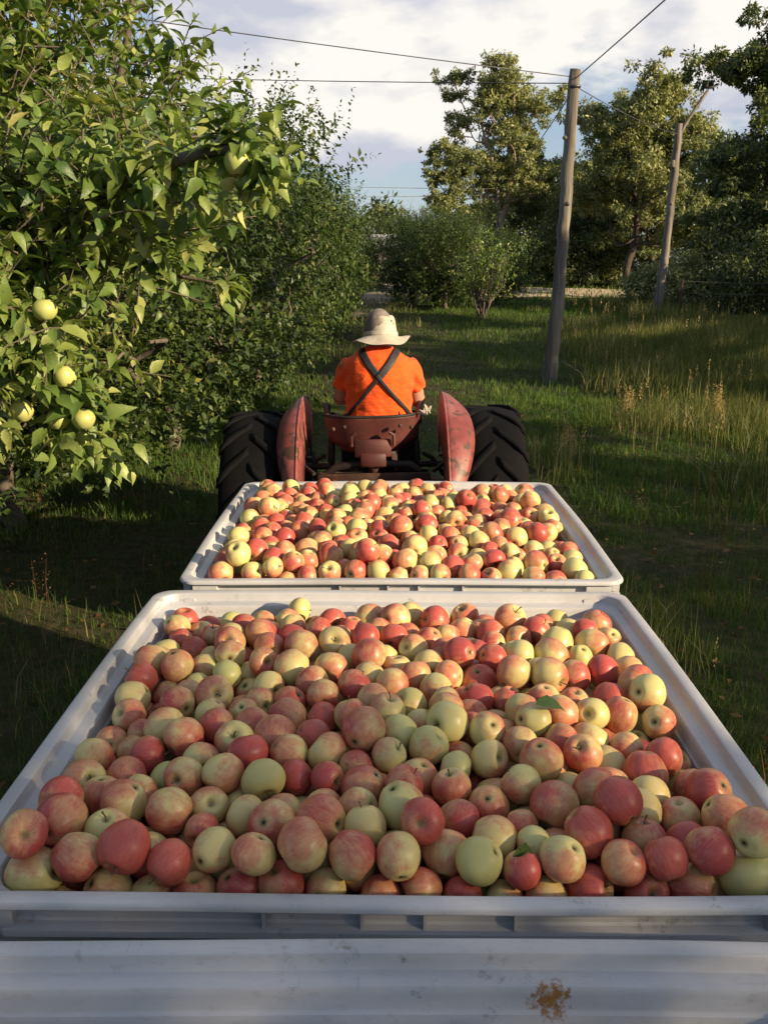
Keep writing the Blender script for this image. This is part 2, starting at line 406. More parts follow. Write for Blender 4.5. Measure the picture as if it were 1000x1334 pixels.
# ------------------------------------------------------------------ foliage tools
LEAF_T = np.array([(0, 0, 0), (-.20, .20, .07), (0, .23, -.02), (.20, .20, .07), (-.31, .5, .11), (0, .52, -.02), (.31, .5, .11),
                   (-.19, .78, .03), (0, .80, -.07), (.19, .78, .03), (.03, 1.06, -.15)])
LEAF_F4 = [(1, 2, 5, 4), (2, 3, 6, 5), (4, 5, 8, 7), (5, 6, 9, 8)]
LEAF_F3 = [(0, 2, 1), (0, 3, 2), (7, 8, 10), (8, 9, 10)]
LEAF_S = np.array([(0, 0, 0), (-.30, .45, .07), (0, .5, -.03), (.30, .45, .07), (0, 1, -.06)]); LEAF_SF = [(0, 2, 1), (0, 3, 2), (1, 2, 4), (2, 3, 4)]
LEAF_Q = np.array([(0, 0, 0), (-.20, .5, 0), (0, 1, 0), (.20, .5, 0)]); LEAF_QF = [(0, 3, 2, 1)]
def unit(a): return a/(np.linalg.norm(a, axis=-1, keepdims=True)+1e-9)
def leaves(pos, dr, nm, size, T, F, rnd, curl=None):
    """returns verts, list of face arrays, rnd per vert"""
    dr = unit(dr); side = unit(np.cross(dr, nm)); nm = np.cross(side, dr)
    T = np.asarray(T); k = len(T); N = len(pos)
    tz = T[None, :, 2]+((curl[:, None] if curl is not None else 0)*(-T[None, :, 1]**2))
    v = pos[:, None]+size[:, None, None]*(side[:, None]*T[None, :, 0, None]+dr[:, None]*T[None, :, 1, None]+nm[:, None]*tz[..., None])
    fs = [(np.asarray(f)[None]+(np.arange(N)*k)[:, None, None]).reshape(-1, len(f[0])) for f in F]
    return v.reshape(-1, 3), fs, np.repeat(rnd, k)
CULL = None
class Foliage:
    smooth = False
    def __init__(s): s.v = []; s.f = {3: [], 4: []}; s.r = []; s.n = 0
    def add(s, v, fs, r):
        for f in fs: s.f[f.shape[1]].append(f+s.n)
        s.v.append(v); s.r.append(r); s.n += len(v)
    def build(s, name, mat, parent=None):
        me = np_mesh(name, np.vstack(s.v), [np.vstack(a) for a in s.f.values() if a], mat, {'rnd': np.concatenate(s.r)}, smooth=s.smooth)
        return link(name, me, parent)
def shoots(P, D, L, nleaf, size, rg, T, F, fol, droop=.25, bright=None, wood=None, wr=.003, spread=1.0, bend=.25):
    """leafy shoots: P origin (n,3), D dir, L length"""
    n = len(P); D = unit(D)
    t = (np.arange(nleaf)[None]+rg.uniform(0, 1, (n, nleaf)))/nleaf
    bendv = rg.normal(size=(n, 3))*bend; bendv[:, 2] -= bend*.5
    Cp = lambda tt: P[:, None]+(D[:, None]*tt[..., None]+bendv[:, None]*(tt**2)[..., None])*L[:, None, None]
    pos = Cp(t)
    ang = np.arange(nleaf)[None]*2.4+rg.uniform(0, 6.28, (n, 1))
    a = unit(np.cross(D, np.array([.3, .2, 1.]))); b = np.cross(D, a)
    rad = a[:, None]*np.cos(ang)[..., None]+b[:, None]*np.sin(ang)[..., None]
    dr = rad*spread+D[:, None]*(.55+.6*t[..., None])+rg.normal(size=(n, nleaf, 3))*.25
    dr[..., 2] -= droop
    up = np.zeros_like(dr); up[..., 2] = 1
    nm = up*.9+rg.normal(size=dr.shape)*.45+D[:, None]*.3
    sz = size*rg.uniform(.6, 1.15, (n, nleaf))*(1-.35*np.clip(t*1.6-.7, 0, 1))
    base = rg.uniform(0, 1, (n, 1)) if bright is None else bright[:, None]
    rr = np.clip(base*.55+rg.uniform(0, 1, (n, nleaf))*.5+.12*(t-.5), 0, 1)
    k = n*nleaf
    if CULL is not None:      # no leaf hangs across the face of a fruit
        q = pos.reshape(k, 3)+unit(dr.reshape(k, 3))*(sz.reshape(k, 1)*.5); ok = np.ones(k, bool)
        for c, rad_ in CULL:
            c = np.array(c); v = np.array([0, 0, CAMZ])-c; v /= np.linalg.norm(v); w = q-c; tt = w @ v; dd = np.linalg.norm(w-np.clip(tt, 0, .5)[:, None]*v, axis=1); ok &= dd > rad_*1.25
        pos, dr, nm, sz, rr = pos.reshape(k, 3)[ok], dr.reshape(k, 3)[ok], nm.reshape(k, 3)[ok], sz.reshape(k)[ok], rr.reshape(k)[ok]; k = int(ok.sum())
    fol.add(*leaves(pos.reshape(k, 3), dr.reshape(k, 3), nm.reshape(k, 3), sz.reshape(k), T, F, rr.reshape(k), rg.uniform(-.15, .7, k)))
    if wood is not None:
        tt = np.linspace(0, 1, 5)[None].repeat(n, 0); q = Cp(tt)
        for i in range(n): wood.tube(q[i], np.linspace(wr, wr*.4, 5), 4, cap=False)
def inside_pts(n, ells, rg, shell=.55, seed=1, gap=.0, gs=1.0):
    """points in a union of ellipsoids, biased outward, with noise gaps; returns pos, outward"""
    E = np.array([e[0]+e[1] for e in ells], float); vol = E[:, 3]*E[:, 4]*E[:, 5]; out = []; od = []; m = 0
    while m < n:
        k = n*2; i = rg.choice(len(E), k, p=vol/vol.sum())
        d = unit(rg.normal(size=(k, 3))); r = rg.uniform(shell**2, 1, k)**.5
        p = E[i, :3]+d*r[:, None]*E[i, 3:]
        keep = vnoise(p*gs, seed) > gap-1*(1-0)
        keep = vnoise(p*gs, seed) > gap
        p = p[keep]; d = d[keep]; out.append(p); od.append(d); m += len(p)
    return np.vstack(out)[:n], np.vstack(od)[:n]
def limb(mb, a, b, r0, r1, rg, sag=.0, wob=.08, n=6, seg=7):
    a = np.array(a, float); b = np.array(b, float); L = np.linalg.norm(b-a)
    t = np.linspace(0, 1, n)[:, None]; p = a+(b-a)*t
    p[1:-1] += rg.normal(size=(n-2, 3))*wob*L*.5; p[:, 2] += sag*L*np.sin(t[:, 0]*math.pi)
    p = smooth_path(p, 3); mb.tube(p, np.linspace(r0, r1, len(p)), seg); return p

# ------------------------------------------------------------------ orchard trees (mid distance)
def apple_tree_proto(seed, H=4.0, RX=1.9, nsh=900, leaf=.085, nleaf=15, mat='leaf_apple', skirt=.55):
    rg = np.random.default_rng(seed)
    root = empty('apple_tree', (0, 0, 0))
    tr = MB(); top = []
    limb(tr, (0, 0, -.1), (.05, 0, .8), .09, .07, rg, wob=.05, seg=10)
    ells = [((0, 0, H*.52), (RX*.72, RX*.72, H*.34))]
    for k in range(7):
        a = k*6.283/7+rg.uniform(-.3, .3); rr = RX*rg.uniform(.55, .8); z = rg.uniform(.38, .72)*H
        q = (math.cos(a)*rr, math.sin(a)*rr, z)
        limb(tr, (.05, 0, .75), q, .05, .015, rg, wob=.12); top.append(q)
        ells.append((q, (RX*rg.uniform(.3, .42), RX*rg.uniform(.3, .42), H*rg.uniform(.16, .26))))
        for j in range(4):
            e = (q[0]*rg.uniform(.5, 1.15), q[1]*rg.uniform(.5, 1.15), q[2]+rg.uniform(-.6, .9)); limb(tr, np.array(q)*rg.uniform(.5, 1), e, .02, .006, rg, wob=.15, seg=5)
    for k in range(6):
        a = rg.uniform(0, 6.28); rr = RX*rg.uniform(.2, .55)
        ells.append(((math.cos(a)*rr, math.sin(a)*rr, skirt+.40), (RX*.38, RX*.38, .65)))
        a += .5; ells.append(((math.cos(a)*RX*.5, math.sin(a)*RX*.5, skirt+.35), (RX*.36, RX*.36, .6)))
    for k in range(6):
        a = k*1.047+rg.uniform(-.3, .3); ells.append(((math.cos(a)*RX*.66, math.sin(a)*RX*.66, H*.70), (RX*.36, RX*.36, H*.17)))
    tr.build('trunk', M['bark'], root, True)
    fol = Foliage()
    P, O = inside_pts(nsh, ells, rg, .25, seed, -.45, .8)
    D = O*.7+rg.normal(size=P.shape)*.35; D[:, 2] += .75
    shoots(P, D, rg.uniform(.25, .5, nsh), nleaf, leaf, rg, LEAF_S, [LEAF_SF], fol)
    # tall water shoots standing out of the top
    m = 60; a = rg.uniform(0, 6.28, m); rr = RX*.75*rg.uniform(0, 1, m)**.5
    P = np.stack([np.cos(a)*rr, np.sin(a)*rr, H*(.80-.14*(rr/RX))*np.ones(m)], 1)
    D = rg.normal(size=(m, 3))*.16; D[:, 2] += 1; D[:, :2] += P[:, :2]*.12
    shoots(P, D, rg.uniform(.4, .95, m), 22, leaf*.9, rg, LEAF_S, [LEAF_SF], fol, droop=-.1, wood=None, bend=.1)
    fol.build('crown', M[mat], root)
    return root
pA = apple_tree_proto(21, 4.0, 1.95, 2300, leaf=.08); pB = apple_tree_proto(22, 3.8, 1.9, 2200, leaf=.08); pC = apple_tree_proto(23, 3.6, 1.7, 1900, leaf=.08)
row = [(-3.05, 6.9, pB, 2.2, 1.02), (-2.55, 10.2, pA, .4, 1.02), (-2.5, 13.6, pC, 4.0, 1.14), (-2.5, 17.2, pA, 1.6, .98), (-2.45, 21.0, pB, 5.1, .98),
       (-2.4, 25.0, pC, 3.1, 1.06), (-2.4, 29.4, pA, 2.7, .92), (-2.5, 34, pB, .9, .95), (-2.6, 38.5, pC, 4.4, 1.0), (-2.7, 43.5, pA, .2, .95)]
ordw = ['nearest', 'second', 'third', 'fourth', 'fifth', 'sixth', 'seventh', 'eighth', 'ninth', 'farthest']
used = set()
def place_tree(p, x, y, rz, s, label, group, sz=None):
    o = p if p.name not in used else copy_tree(p)
    used.add(p.name); o.location = (x, y, float(G(x, y))-.03); o.rotation_euler = (0, 0, rz); o.scale = (s, s, sz or s)
    tag(o, label, 'tree', group); return o
for i, (x, y, p, rz, s) in enumerate(row):
    place_tree(p, x, y, rz, s, ('dark apple tree in the row left of the lane, %s behind the fruiting branches' % ordw[i]), 'apple trees in the row left of the lane', s*((.90, 1.08, 1.2, 1.2)[i] if i < 4 else 1.12))
for i, (x, y, p, rz, s, t) in enumerate([(2.1, 33.5, pB, 1.2, 1.02, 'dense dark apple tree heading the row just right of the driver'),
        (1.9, 37.5, pA, 3.3, 1.06, 'apple tree directly behind the dark one at the head of the right hand row'),
        (2.2, 42, pC, .3, 1.1, 'third apple tree back in the row beyond the driver, right of the sunlit gap'),
        (4.2, 35.5, pC, 5.0, .92, 'yellow green sunlit apple tree beside the thin bare stemmed shrub'),
        (-.4, 63, pB, 1.1, .85, 'far apple tree closing the end of the lane above the sunlit gap'),
        (-1.9, 61.5, pC, 5.1, .95, 'far apple tree in the middle of the lane end, in front of the shed'),
        (-3.4, 64, pA, 3.1, .85, 'far apple tree below the small shed roof at the end of the lane'),
        (1.0, 38.5, pC, 2.1, 1.15, 'tall narrow dark apple tree rising just right of the sky gap above the lane'),
        (-7.3, 12, pA, 5.4, 1, 'apple tree of the second row seen through gaps behind the left hand row'),
        (-7.5, 6.5, pB, 2.4, 1, 'apple tree of the second row behind the fruiting branches at far left')]):
    place_tree(p, x, y, rz, s, t, 'apple trees beyond the tractor' if i < 8 else 'apple trees of the second row at left')
# the taller orchard row behind and to the right of the bins, outside the picture: it throws the long shade over the grass
for i, (x, y, p, rz, s, sz) in enumerate([(7.0, -7.4, pA, .5, 1.05, 1.35), (6.9, -4.45, pA, 1.5, 1.08, 1.36), (6.2, -5.7, pB, 2.9, 1.05, 1.4), (7.4, -1.0, pC, 3.5, .90, .84), (7.7, 1.4, pA, 5.5, .82, .80), (9.6, 2.8, pB, 2.5, .95, .95), (9.0, -5.5, pC, 4.5, 1.15, 1.62)]):
    place_tree(p, x, y, rz, s, 'apple tree in the shading row right of the bins, outside the picture', 'apple trees right of the bins', sz)

# ------------------------------------------------------------------ the near fruiting tree
tree_apples = [((-.395, 2.45, 2.265), .0375, 'large yellow green apple hanging alone from the arching upper branch'), ((-.905, 2.38, 1.895), .035, 'green apple on the left branch, highest of the hanging cluster'),
    ((-.868, 2.38, 1.72), .033, 'green apple second down on the left branch, under the highest one'), ((-.905, 2.40, 1.60), .033, 'green apple at the middle of the lowest pair row on the left branch'),
    ((-.828, 2.38, 1.605), .036, 'green apple low on the left branch, rightmost of the lower three'), ((-.985, 2.36, 1.63), .035, 'green apple low on the left branch, leftmost and half behind a leaf'),
    ((-.855, 2.46, 1.54), .03, 'small green apple lowest on the left branch, above the dangling leaves'),
    ((-1.75, 4.0, 3.15), .035, 'green apple high in the sunlit crown at left'), ((-1.60, 4.0, 3.14), .034, 'green apple beside another high in the sunlit crown'), ((-1.78, 3.6, 3.02), .034, 'yellowing apple in the upper crown near dead leaves')]
def near_tree():
    global CULL
    CULL = [(p, r) for p, r, _ in tree_apples]
    rg = np.random.default_rng(5)
    root = empty('apple_tree', (-2.5, 4.4, 0)); ox = np.array([-2.5, 4.4, 0])
    tag(root, 'nearest apple tree at left, its sunlit branches with green apples hanging over the bins', 'tree')
    tr = MB(); fol = Foliage(); fol.smooth = True
    B = lambda pts, r0, r1, seg=7: (lambda p: (tr.tube(p-ox, np.linspace(r0, r1, len(p)), seg), p)[1])(smooth_path(pts, 6))
    B([(-2.5, 4.4, -.1), (-2.48, 4.38, .5), (-2.42, 4.3, 1.0)], .11, .085, 10)
    mains = [B([(-2.42, 4.3, .95), (-2.0, 3.8, 1.5), (-1.45, 3.2, 1.85), (-.95, 2.8, 2.12), (-.66, 2.56, 2.25), (-.42, 2.46, 2.30), (-.37, 2.44, 2.27)], .055, .005),
             B([(-2.42, 4.3, .95), (-2.2, 3.5, 1.5), (-1.75, 2.75, 1.9), (-1.3, 2.45, 2.0), (-1.03, 2.4, 1.9), (-.92, 2.4, 1.74), (-.86, 2.4, 1.64), (-.83, 2.4, 1.57)], .045, .004),
             B([(-2.42, 4.3, .95), (-2.2, 4.4, 2.0), (-2.0, 4.4, 3.0), (-1.9, 4.3, 4.0)], .045, .006),
             B([(-2.42, 4.3, .95), (-1.8, 4.6, 1.9), (-1.35, 4.6, 2.7), (-1.1, 4.5, 3.5)], .05, .01),
             B([(-1.75, 3.5, 1.7), (-1.5, 3.1, 2.3), (-1.35, 2.9, 2.9), (-1.25, 2.8, 3.4)], .03, .007),
             B([(-2.42, 4.3, .95), (-2.9, 3.8, 1.9), (-3.1, 3.4, 2.8)], .05, .012),
             B([(-2.42, 4.3, .95), (-2.4, 5.2, 1.8), (-2.0, 5.8, 2.6)], .05, .012),
             B([(-1.1, 2.9, 2.05), (-.8, 2.95, 2.0), (-.55, 2.9, 1.96)], .014, .004),
             B([(-1.35, 2.5, 2.0), (-1.2, 2.2, 2.25), (-1.1, 2.05, 2.6)], .014, .004),
             B([(-1.15, 2.42, 1.95), (-1.1, 2.3, 1.78), (-1.06, 2.27, 1.62)], .012, .004)]
    # leafy spurs along the near branches
    for p, lo, k in ((mains[0], .45, 62), (mains[1], .50, 50), (mains[4], .2, 45), (mains[7], .2, 16), (mains[8], .2, 18), (mains[9], .2, 20)):
        ii = rg.uniform(lo, .98, k)*(len(p)-1); a = p[ii.astype(int)]; t = unit(np.gradient(p, axis=0))[ii.astype(int)]
        D = rg.normal(size=(k, 3))*.8+t*.5; D[:, 2] += (-.15 if p is mains[0] else .2)
        shoots(a, D, rg.uniform(.08, .22, k), 9, .066, rg, LEAF_T, [LEAF_F4, LEAF_F3], fol, droop=.35, wood=None, spread=.9, bright=rg.uniform(.1, 1, k))
    # leaf rosette tips: end of the hanging branch and of the arching one
    for q, dd in (((-.83, 2.4, 1.57), (.1, 0, -1)), ((-.37, 2.44, 2.27), (1, .1, -.5)), ((-1.06, 2.27, 1.62), (-.2, 0, -1)), ((-.55, 2.9, 1.96), (1, 0, -.4))):
        P = np.tile(np.array(q), (3, 1)); D = np.tile(np.array(dd, float), (3, 1))+rg.normal(size=(3, 3))*.3
        shoots(P, D, np.full(3, .09), 5, .075, rg, LEAF_T, [LEAF_F4, LEAF_F3], fol, droop=.5, bright=np.array([.7, .9, 1.]))
    def mass(ells, n, L0, L1, nl, lf, seed, gap=-.35, shell=.1, wood=True, up=.6, droop=.3):
        P, O = inside_pts(n, ells, rg, shell, seed, gap, 1.6)
        D = O*.5+rg.normal(size=P.shape)*.45; D[:, 2] += up
        w = MB() if wood else None
        shoots(P, D, rg.uniform(L0, L1, n), nl, lf, rg, LEAF_T, [LEAF_F4, LEAF_F3], fol, droop=droop, wood=w, wr=.0035, bright=rg.uniform(0, 1, n))
        if w: tr.add(np.vstack(w.v)-ox, np.vstack(w.f[4]))
    mass([((-1.10, 2.46, 1.80), (.27, .36, .27))], 105, .14, .28, 10, .066, 2, gap=-.6)
    mass([((-1.15, 2.6, 2.15), (.42, .4, .32)), ((-.75, 2.75, 2.18), (.30, .4, .24))], 170, .14, .32, 11, .064, 3)
    mass([((-1.45, 3.1, 2.6), (.6, .6, .7)), ((-.95, 3.1, 2.5), (.35, .5, .42)), ((-1.55, 2.9, 2.1), (.5, .5, .4))], 430, .20, .42, 13, .064, 4)
    mass([((-2.1, 4.6, 3.15), (1.05, 1.5, 1.30)), ((-1.75, 4.0, 2.5), (.9, 1.0, .7)), ((-2.9, 3.6, 2.7), (.9, 1.0, 1.0)), ((-1.9, 5.6, 2.3), (.7, .8, .8))], 1800, .25, .5, 15, .062, 6, gap=-.2)
    tr.build('trunk', M['bark'], root, True)
    c = fol.build('crown', M['leaf_near'], root); c.location = (-ox[0], -ox[1], 0); CULL = None
near_tree()

# ------------------------------------------------------------------ gum trees and scrub
def clump_cloud(rg, C, rad, n, size, fol, flat=.7, bright=None, T=LEAF_Q, F=[LEAF_QF], down=.5):
    """leaf clumps: C (k,3) centres, rad (k,), n leaves each"""
    k = len(C); d = unit(rg.normal(size=(k, n, 3))); r = rg.uniform(.1, 1, (k, n))**.45
    off = d*r[..., None]*rad[:, None, None]; off[..., 2] *= flat
    pos = (C[:, None]+off).reshape(-1, 3)
    dr = (d*.6+rg.normal(size=(k, n, 3))*.6).reshape(-1, 3); dr[:, 2] -= down
    nm = d.reshape(-1, 3)*.8+rg.normal(size=(k*n, 3))*.5; nm[:, 2] += .4
    b = (rg.uniform(0, 1, k) if bright is None else bright)
    rr = np.clip((b[:, None]*.5+rg.uniform(0, 1, (k, n))*.5), 0, 1).reshape(-1)
    fol.add(*leaves(pos, dr, nm, size*rg.uniform(.6, 1.3, k*n), T, F, rr))
def gum_tree(seed, x, y, H, spread, label, mat='leaf_gum', bark='bark_gum', nl=7, base=.35, lean=(0, 0), dens=1.0, leaf=.26, group=None, trunks=1):
    rg = np.random.default_rng(seed)
    z0 = float(G(x, y)); root = empty('gum_tree', (x, y, z0-.05)); tag(root, label, 'tree', group)
    tr = MB(); fol = Foliage(); tips = []
    for s in range(trunks):
        bx, by = (rg.normal()*.5*s, rg.normal()*.4*s)
        tp = np.array([bx+lean[0]+rg.normal()*.6*s, by+lean[1], H*rg.uniform(.78, .86)])
        p = limb(tr, (bx, by, 0), tp, .02*H/(1+.3*s), .003*H, rg, wob=.045, n=7, seg=10)
        for i in range(nl):
            t = base+(.98-base)*(i+.5)/nl; a = p[int(t*(len(p)-1))]; ang = i*2.4+rg.uniform(-.5, .5)+s
            Lr = spread*(1.0-.45*(t-base)/(1-base))*rg.uniform(.6, 1.05)
            q = a+np.array([math.cos(ang)*Lr, math.sin(ang)*Lr, H*rg.uniform(.06, .2)])
            pl = limb(tr, a, q, .0075*H*(1.15-t), .0022*H, rg, sag=-.08, wob=.16, n=6, seg=6)
            for j in range(5):
                a2 = pl[int(rg.uniform(.35, 1)*(len(pl)-1))]; v = rg.normal(size=3); v[2] = abs(v[2])*.8+.15
                q2 = a2+unit(v)*spread*rg.uniform(.2, .48); limb(tr, a2, q2, .003*H*.8, .001*H, rg, wob=.2, n=5, seg=4)
                tips.append(q2)
                if rg.random() < .6: tips.append(q2+rg.normal(size=3)*spread*.16)
            tips.append(q)
        tips.append(p[-1]); tips.append(p[-1]+np.array([0, 0, H*.06]))
    tips = np.array(tips)
    sub = np.repeat(tips, 6, 0)+rg.normal(size=(len(tips)*6, 3))*np.array([.115, .115, .06])*spread
    rad = spread*rg.uniform(.035, .11, len(sub))
    clump_cloud(rg, sub, rad, int(50*dens), leaf*1.15, fol, .75, np.clip(np.repeat(rg.uniform(0, 1, len(tips)), 6)+rg.normal(size=len(sub))*.15, 0, 1))
    tr.build('trunk', M[bark], root, True); fol.build('crown', M[mat], root)
    return root
gum_tree(31, 6.9, 60, 14.2, 3.1, 'tall airy gum tree with pale forked trunk, left of the near pole', nl=8, base=.44, lean=(.9, 0), trunks=2, dens=1.1, leaf=.18)
gum_tree(32, 3.9, 56, 9.0, 2.0, 'slim lower gum tree with thin pale stems left of the tall airy one', nl=7, base=.4, lean=(-.3, 0), dens=1.0, leaf=.17)
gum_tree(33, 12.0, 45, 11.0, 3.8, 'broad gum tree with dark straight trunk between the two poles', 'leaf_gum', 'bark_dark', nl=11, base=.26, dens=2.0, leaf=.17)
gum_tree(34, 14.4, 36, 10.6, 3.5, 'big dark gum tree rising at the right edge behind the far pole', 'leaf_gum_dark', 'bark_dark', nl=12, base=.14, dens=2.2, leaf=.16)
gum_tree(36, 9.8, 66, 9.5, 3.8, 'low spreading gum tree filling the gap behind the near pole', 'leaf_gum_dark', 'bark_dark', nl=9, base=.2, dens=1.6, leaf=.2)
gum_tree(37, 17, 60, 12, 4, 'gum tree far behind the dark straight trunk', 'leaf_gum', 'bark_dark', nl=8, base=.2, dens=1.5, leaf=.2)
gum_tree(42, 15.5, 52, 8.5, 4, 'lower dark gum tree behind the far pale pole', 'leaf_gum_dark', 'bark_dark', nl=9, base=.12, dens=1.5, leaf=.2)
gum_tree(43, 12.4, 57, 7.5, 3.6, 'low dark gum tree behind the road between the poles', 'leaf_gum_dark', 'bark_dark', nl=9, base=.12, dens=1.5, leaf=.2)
for i, (x, y, h, sp) in enumerate([(9.9, 5.0, 7.0, 2.3), (14.4, 11.0, 6.6, 2.2), (17.5, 13.5, 9.5, 3.0), (18.5, 19, 9, 2.8), (24, 24, 10.5, 3.0)]):
    gum_tree(60+i, x, y, h, sp, 'gum tree shading the grass, outside the picture at right', 'leaf_gum_dark', 'bark_dark', nl=8, base=.22, dens=1.0, leaf=.2, group='gum trees outside the picture at right')
def bush_proto(seed, rx, h, n, mat, leaf=.16):
    rg = np.random.default_rng(seed); root = empty('bush', (0, 0, 0)); tr = MB(); fol = Foliage()
    C = []
    for i in range(n):
        a = rg.uniform(0, 6.28); r = rx*rg.uniform(0, 1)**.5; z = h*rg.uniform(.12, 1)*(1-.45*(r/rx)**2)
        C.append((math.cos(a)*r, math.sin(a)*r, z))
    C = np.array(C)
    for i in range(9):
        q = C[rg.integers(n)]; limb(tr, (q[0]*.1, q[1]*.1, -.05), q, .04, .01, rg, wob=.12, seg=5)
    clump_cloud(rg, C, np.full(n, rx*.2)*rg.uniform(.6, 1.3, n), 90, leaf, fol, .8)
    tr.build('stems', M['bark_dark'], root, True); fol.build('foliage', M[mat], root); return root
bA = bush_proto(41, 2.2, 3.0, 150, 'leaf_scrub'); bB = bush_proto(42, 1.8, 2.2, 130, 'leaf_gum')
blist = [(12.2, 28.5, bA, .3, .95, 'dense dark bush at the foot of the pale far pole, right side'), (14.8, 27.2, bA, 2, 1.15, 'large dark bush at the right edge behind the tall grass'),
         (17.5, 30, bA, 4, 1.35, 'big bush beyond the right edge one, below the dark gum tree'), (10.6, 33.5, bB, 1, 1.0, 'low olive bush just left of the pale far pole'),
         (14, 34, bA, 1, 1.4, 'tall dark bush under the right edge gum tree'), (7.0, 59, bB, 5, 1.25, 'olive bush behind the road, between the tall gum and the near pole'),
         (9.6, 58, bA, .8, 1.0, 'dark bush behind the near pole, across the pale road'),
         (5.2, 60, bA, 3.6, 1.1, 'bush behind the yellow green apple tree'), (20, 34, bA, 3.6, 1.6, 'large bush outside the right edge'), (11.6, 55, bA, 2.6, 1.5, 'dark scrub bush far between the two poles')]
for x, y, p, rz, s, t in blist:
    o = p if p.name not in used else copy_tree(p); used.add(p.name)
    o.location = (x, y, float(G(x, y))-.05); o.rotation_euler = (0, 0, rz); o.scale = (s,)*3; tag(o, t, 'bush', 'bushes along the far side of the grass')
def bare_shrub(x, y, h, seed, label):
    rg = np.random.default_rng(seed); root = empty('shrub', (x, y, float(G(x, y)))); tag(root, label, 'shrub'); tr = MB(); fol = Foliage()
    for i in range(16):
        a = rg.uniform(0, 6.28); r = rg.uniform(.2, 1.5); q = np.array([math.cos(a)*r, math.sin(a)*r*.7, h*rg.uniform(.6, 1)])
        p = limb(tr, (rg.normal()*.08, rg.normal()*.08, -.05), q, .035, .008, rg, sag=.05, wob=.1, seg=5)
        for j in range(4):
            a2 = p[int(rg.uniform(.35, .95)*(len(p)-1))]; q2 = a2+np.array([rg.normal()*.35, rg.normal()*.35, rg.uniform(.2, .7)]); limb(tr, a2, q2, .012, .004, rg, wob=.1, seg=4)
            P = q2[None]+rg.normal(size=(7, 3))*.15; D = rg.normal(size=(7, 3)); D[:, 2] += .7
            if rg.random() < .7: shoots(P, D, np.full(7, .4), 9, .10, rg, LEAF_S, [LEAF_SF], fol)
    tr.build('stems', M['bark'], root, True); fol.build('foliage', M['leaf_near'], root)
bare_shrub(3.1, 30, 2.5, 3, 'thin shrub of bare upright stems and sparse yellow leaves right of the driver')
def far_wood():
    rg = np.random.default_rng(77); fol = Foliage(); n = 1500
    x = rg.uniform(-70, 75, n); y = 84+rg.uniform(0, 14, n)+np.abs(x)*-.12; z = G(x, y)+rg.uniform(0, 1, n)**.8*(5.6+1.8*vnoise(np.stack([x*.12, x*.05], 1), 4)+np.clip((x-4)*.25, 0, 4))
    clump_cloud(rg, np.stack([x, y, z], 1), rg.uniform(.7, 1.6, n), 60, .6, fol, .8)
    # side woods so the place is closed from other positions
    n = 700; y = rg.uniform(-10, 80, n); x = np.where(rg.random(n) < .5, -26-rg.uniform(0, 8, n), 34+rg.uniform(0, 8, n)); z = rg.uniform(0, 7, n)
    clump_cloud(rg, np.stack([x, y, z], 1), rg.uniform(.8, 1.6, n), 50, .6, fol, .8)
    tag(fol.build('far_woodland', M['leaf_scrub']), 'dark far off woodland closing the view behind the orchard and road', 'woodland', kind='stuff')
far_wood()
def shed():
    x, y = -3.0, 82; z = float(G(x, y)); root = empty('shed', (x, y, z)); tag(root, 'small far shed with pale grey sheet roof, just visible above the lane', 'shed')
    MB().box((0, 0, 1.3), (7, 5, 2.6)).build('wall', simple('shed_wall', [(.3, (.10, .085, .07)), (.7, (.20, .17, .14))], 3), root)
    b = MB(); b.box((0, -1.5, 3.15), (7.6, 3.3, .08), Quaternion((1, 0, 0), R(20))); b.box((0, 1.55, 3.15), (7.6, 3.3, .08), Quaternion((1, 0, 0), R(-20)))
    b.build('roof', simple('sheet_roof', [(.3, (.22, .23, .25)), (.7, (.36, .36, .38))], 3, .5, vecscale=(8, 1, 1)), root)
    MB().box((1.2, -2.53, .85), (1.0, .06, 1.7)).build('door', M['iron_dark'], root)
shed()

# ------------------------------------------------------------------ grass
def in_keep(x, y):
    return ~((np.abs(x) < .62) & (y > -.6) & (y < 6.2))
def field(n, x0, x1, y0, y1, rg):
    x = rg.uniform(x0, x1, n); y = rg.uniform(y0, y1, n)
    vis = (x < .48*y+2.2) & (x > -.50*y-2.2)
    k = in_keep(x, y) & vis; return x[k], y[k]
def blades(x, y, h, w, rg, lean=.35, rnd=None):
    n = len(x); z = G(x, y)-.01; a = rg.uniform(0, 6.28, n); s = np.stack([np.cos(a), np.sin(a), np.zeros(n)], 1)
    la = rg.uniform(0, 6.28, n); ln = np.abs(rg.normal(size=n))*lean; L = np.stack([np.cos(la)*ln, np.sin(la)*ln, np.ones(n)], 1)
    P = np.stack([x, y, z], 1); rows = []
    for t, ww in ((0, 1), (.5, .8), (1, .12)):
        c = P+np.stack([L[:, 0]*t*t*h, L[:, 1]*t*t*h, h*t*(1-.25*ln*t)], 1)
        rows += [c-s*(w*ww/2)[:, None], c+s*(w*ww/2)[:, None]]
    v = np.stack(rows, 1).reshape(-1, 3); i = np.arange(n)[:, None]*6
    f = np.concatenate([i+np.array([[0, 1, 3, 2]]), i+np.array([[2, 3, 5, 4]])])
    return v, f, np.repeat(rnd if rnd is not None else rg.uniform(0, 1, n), 6)
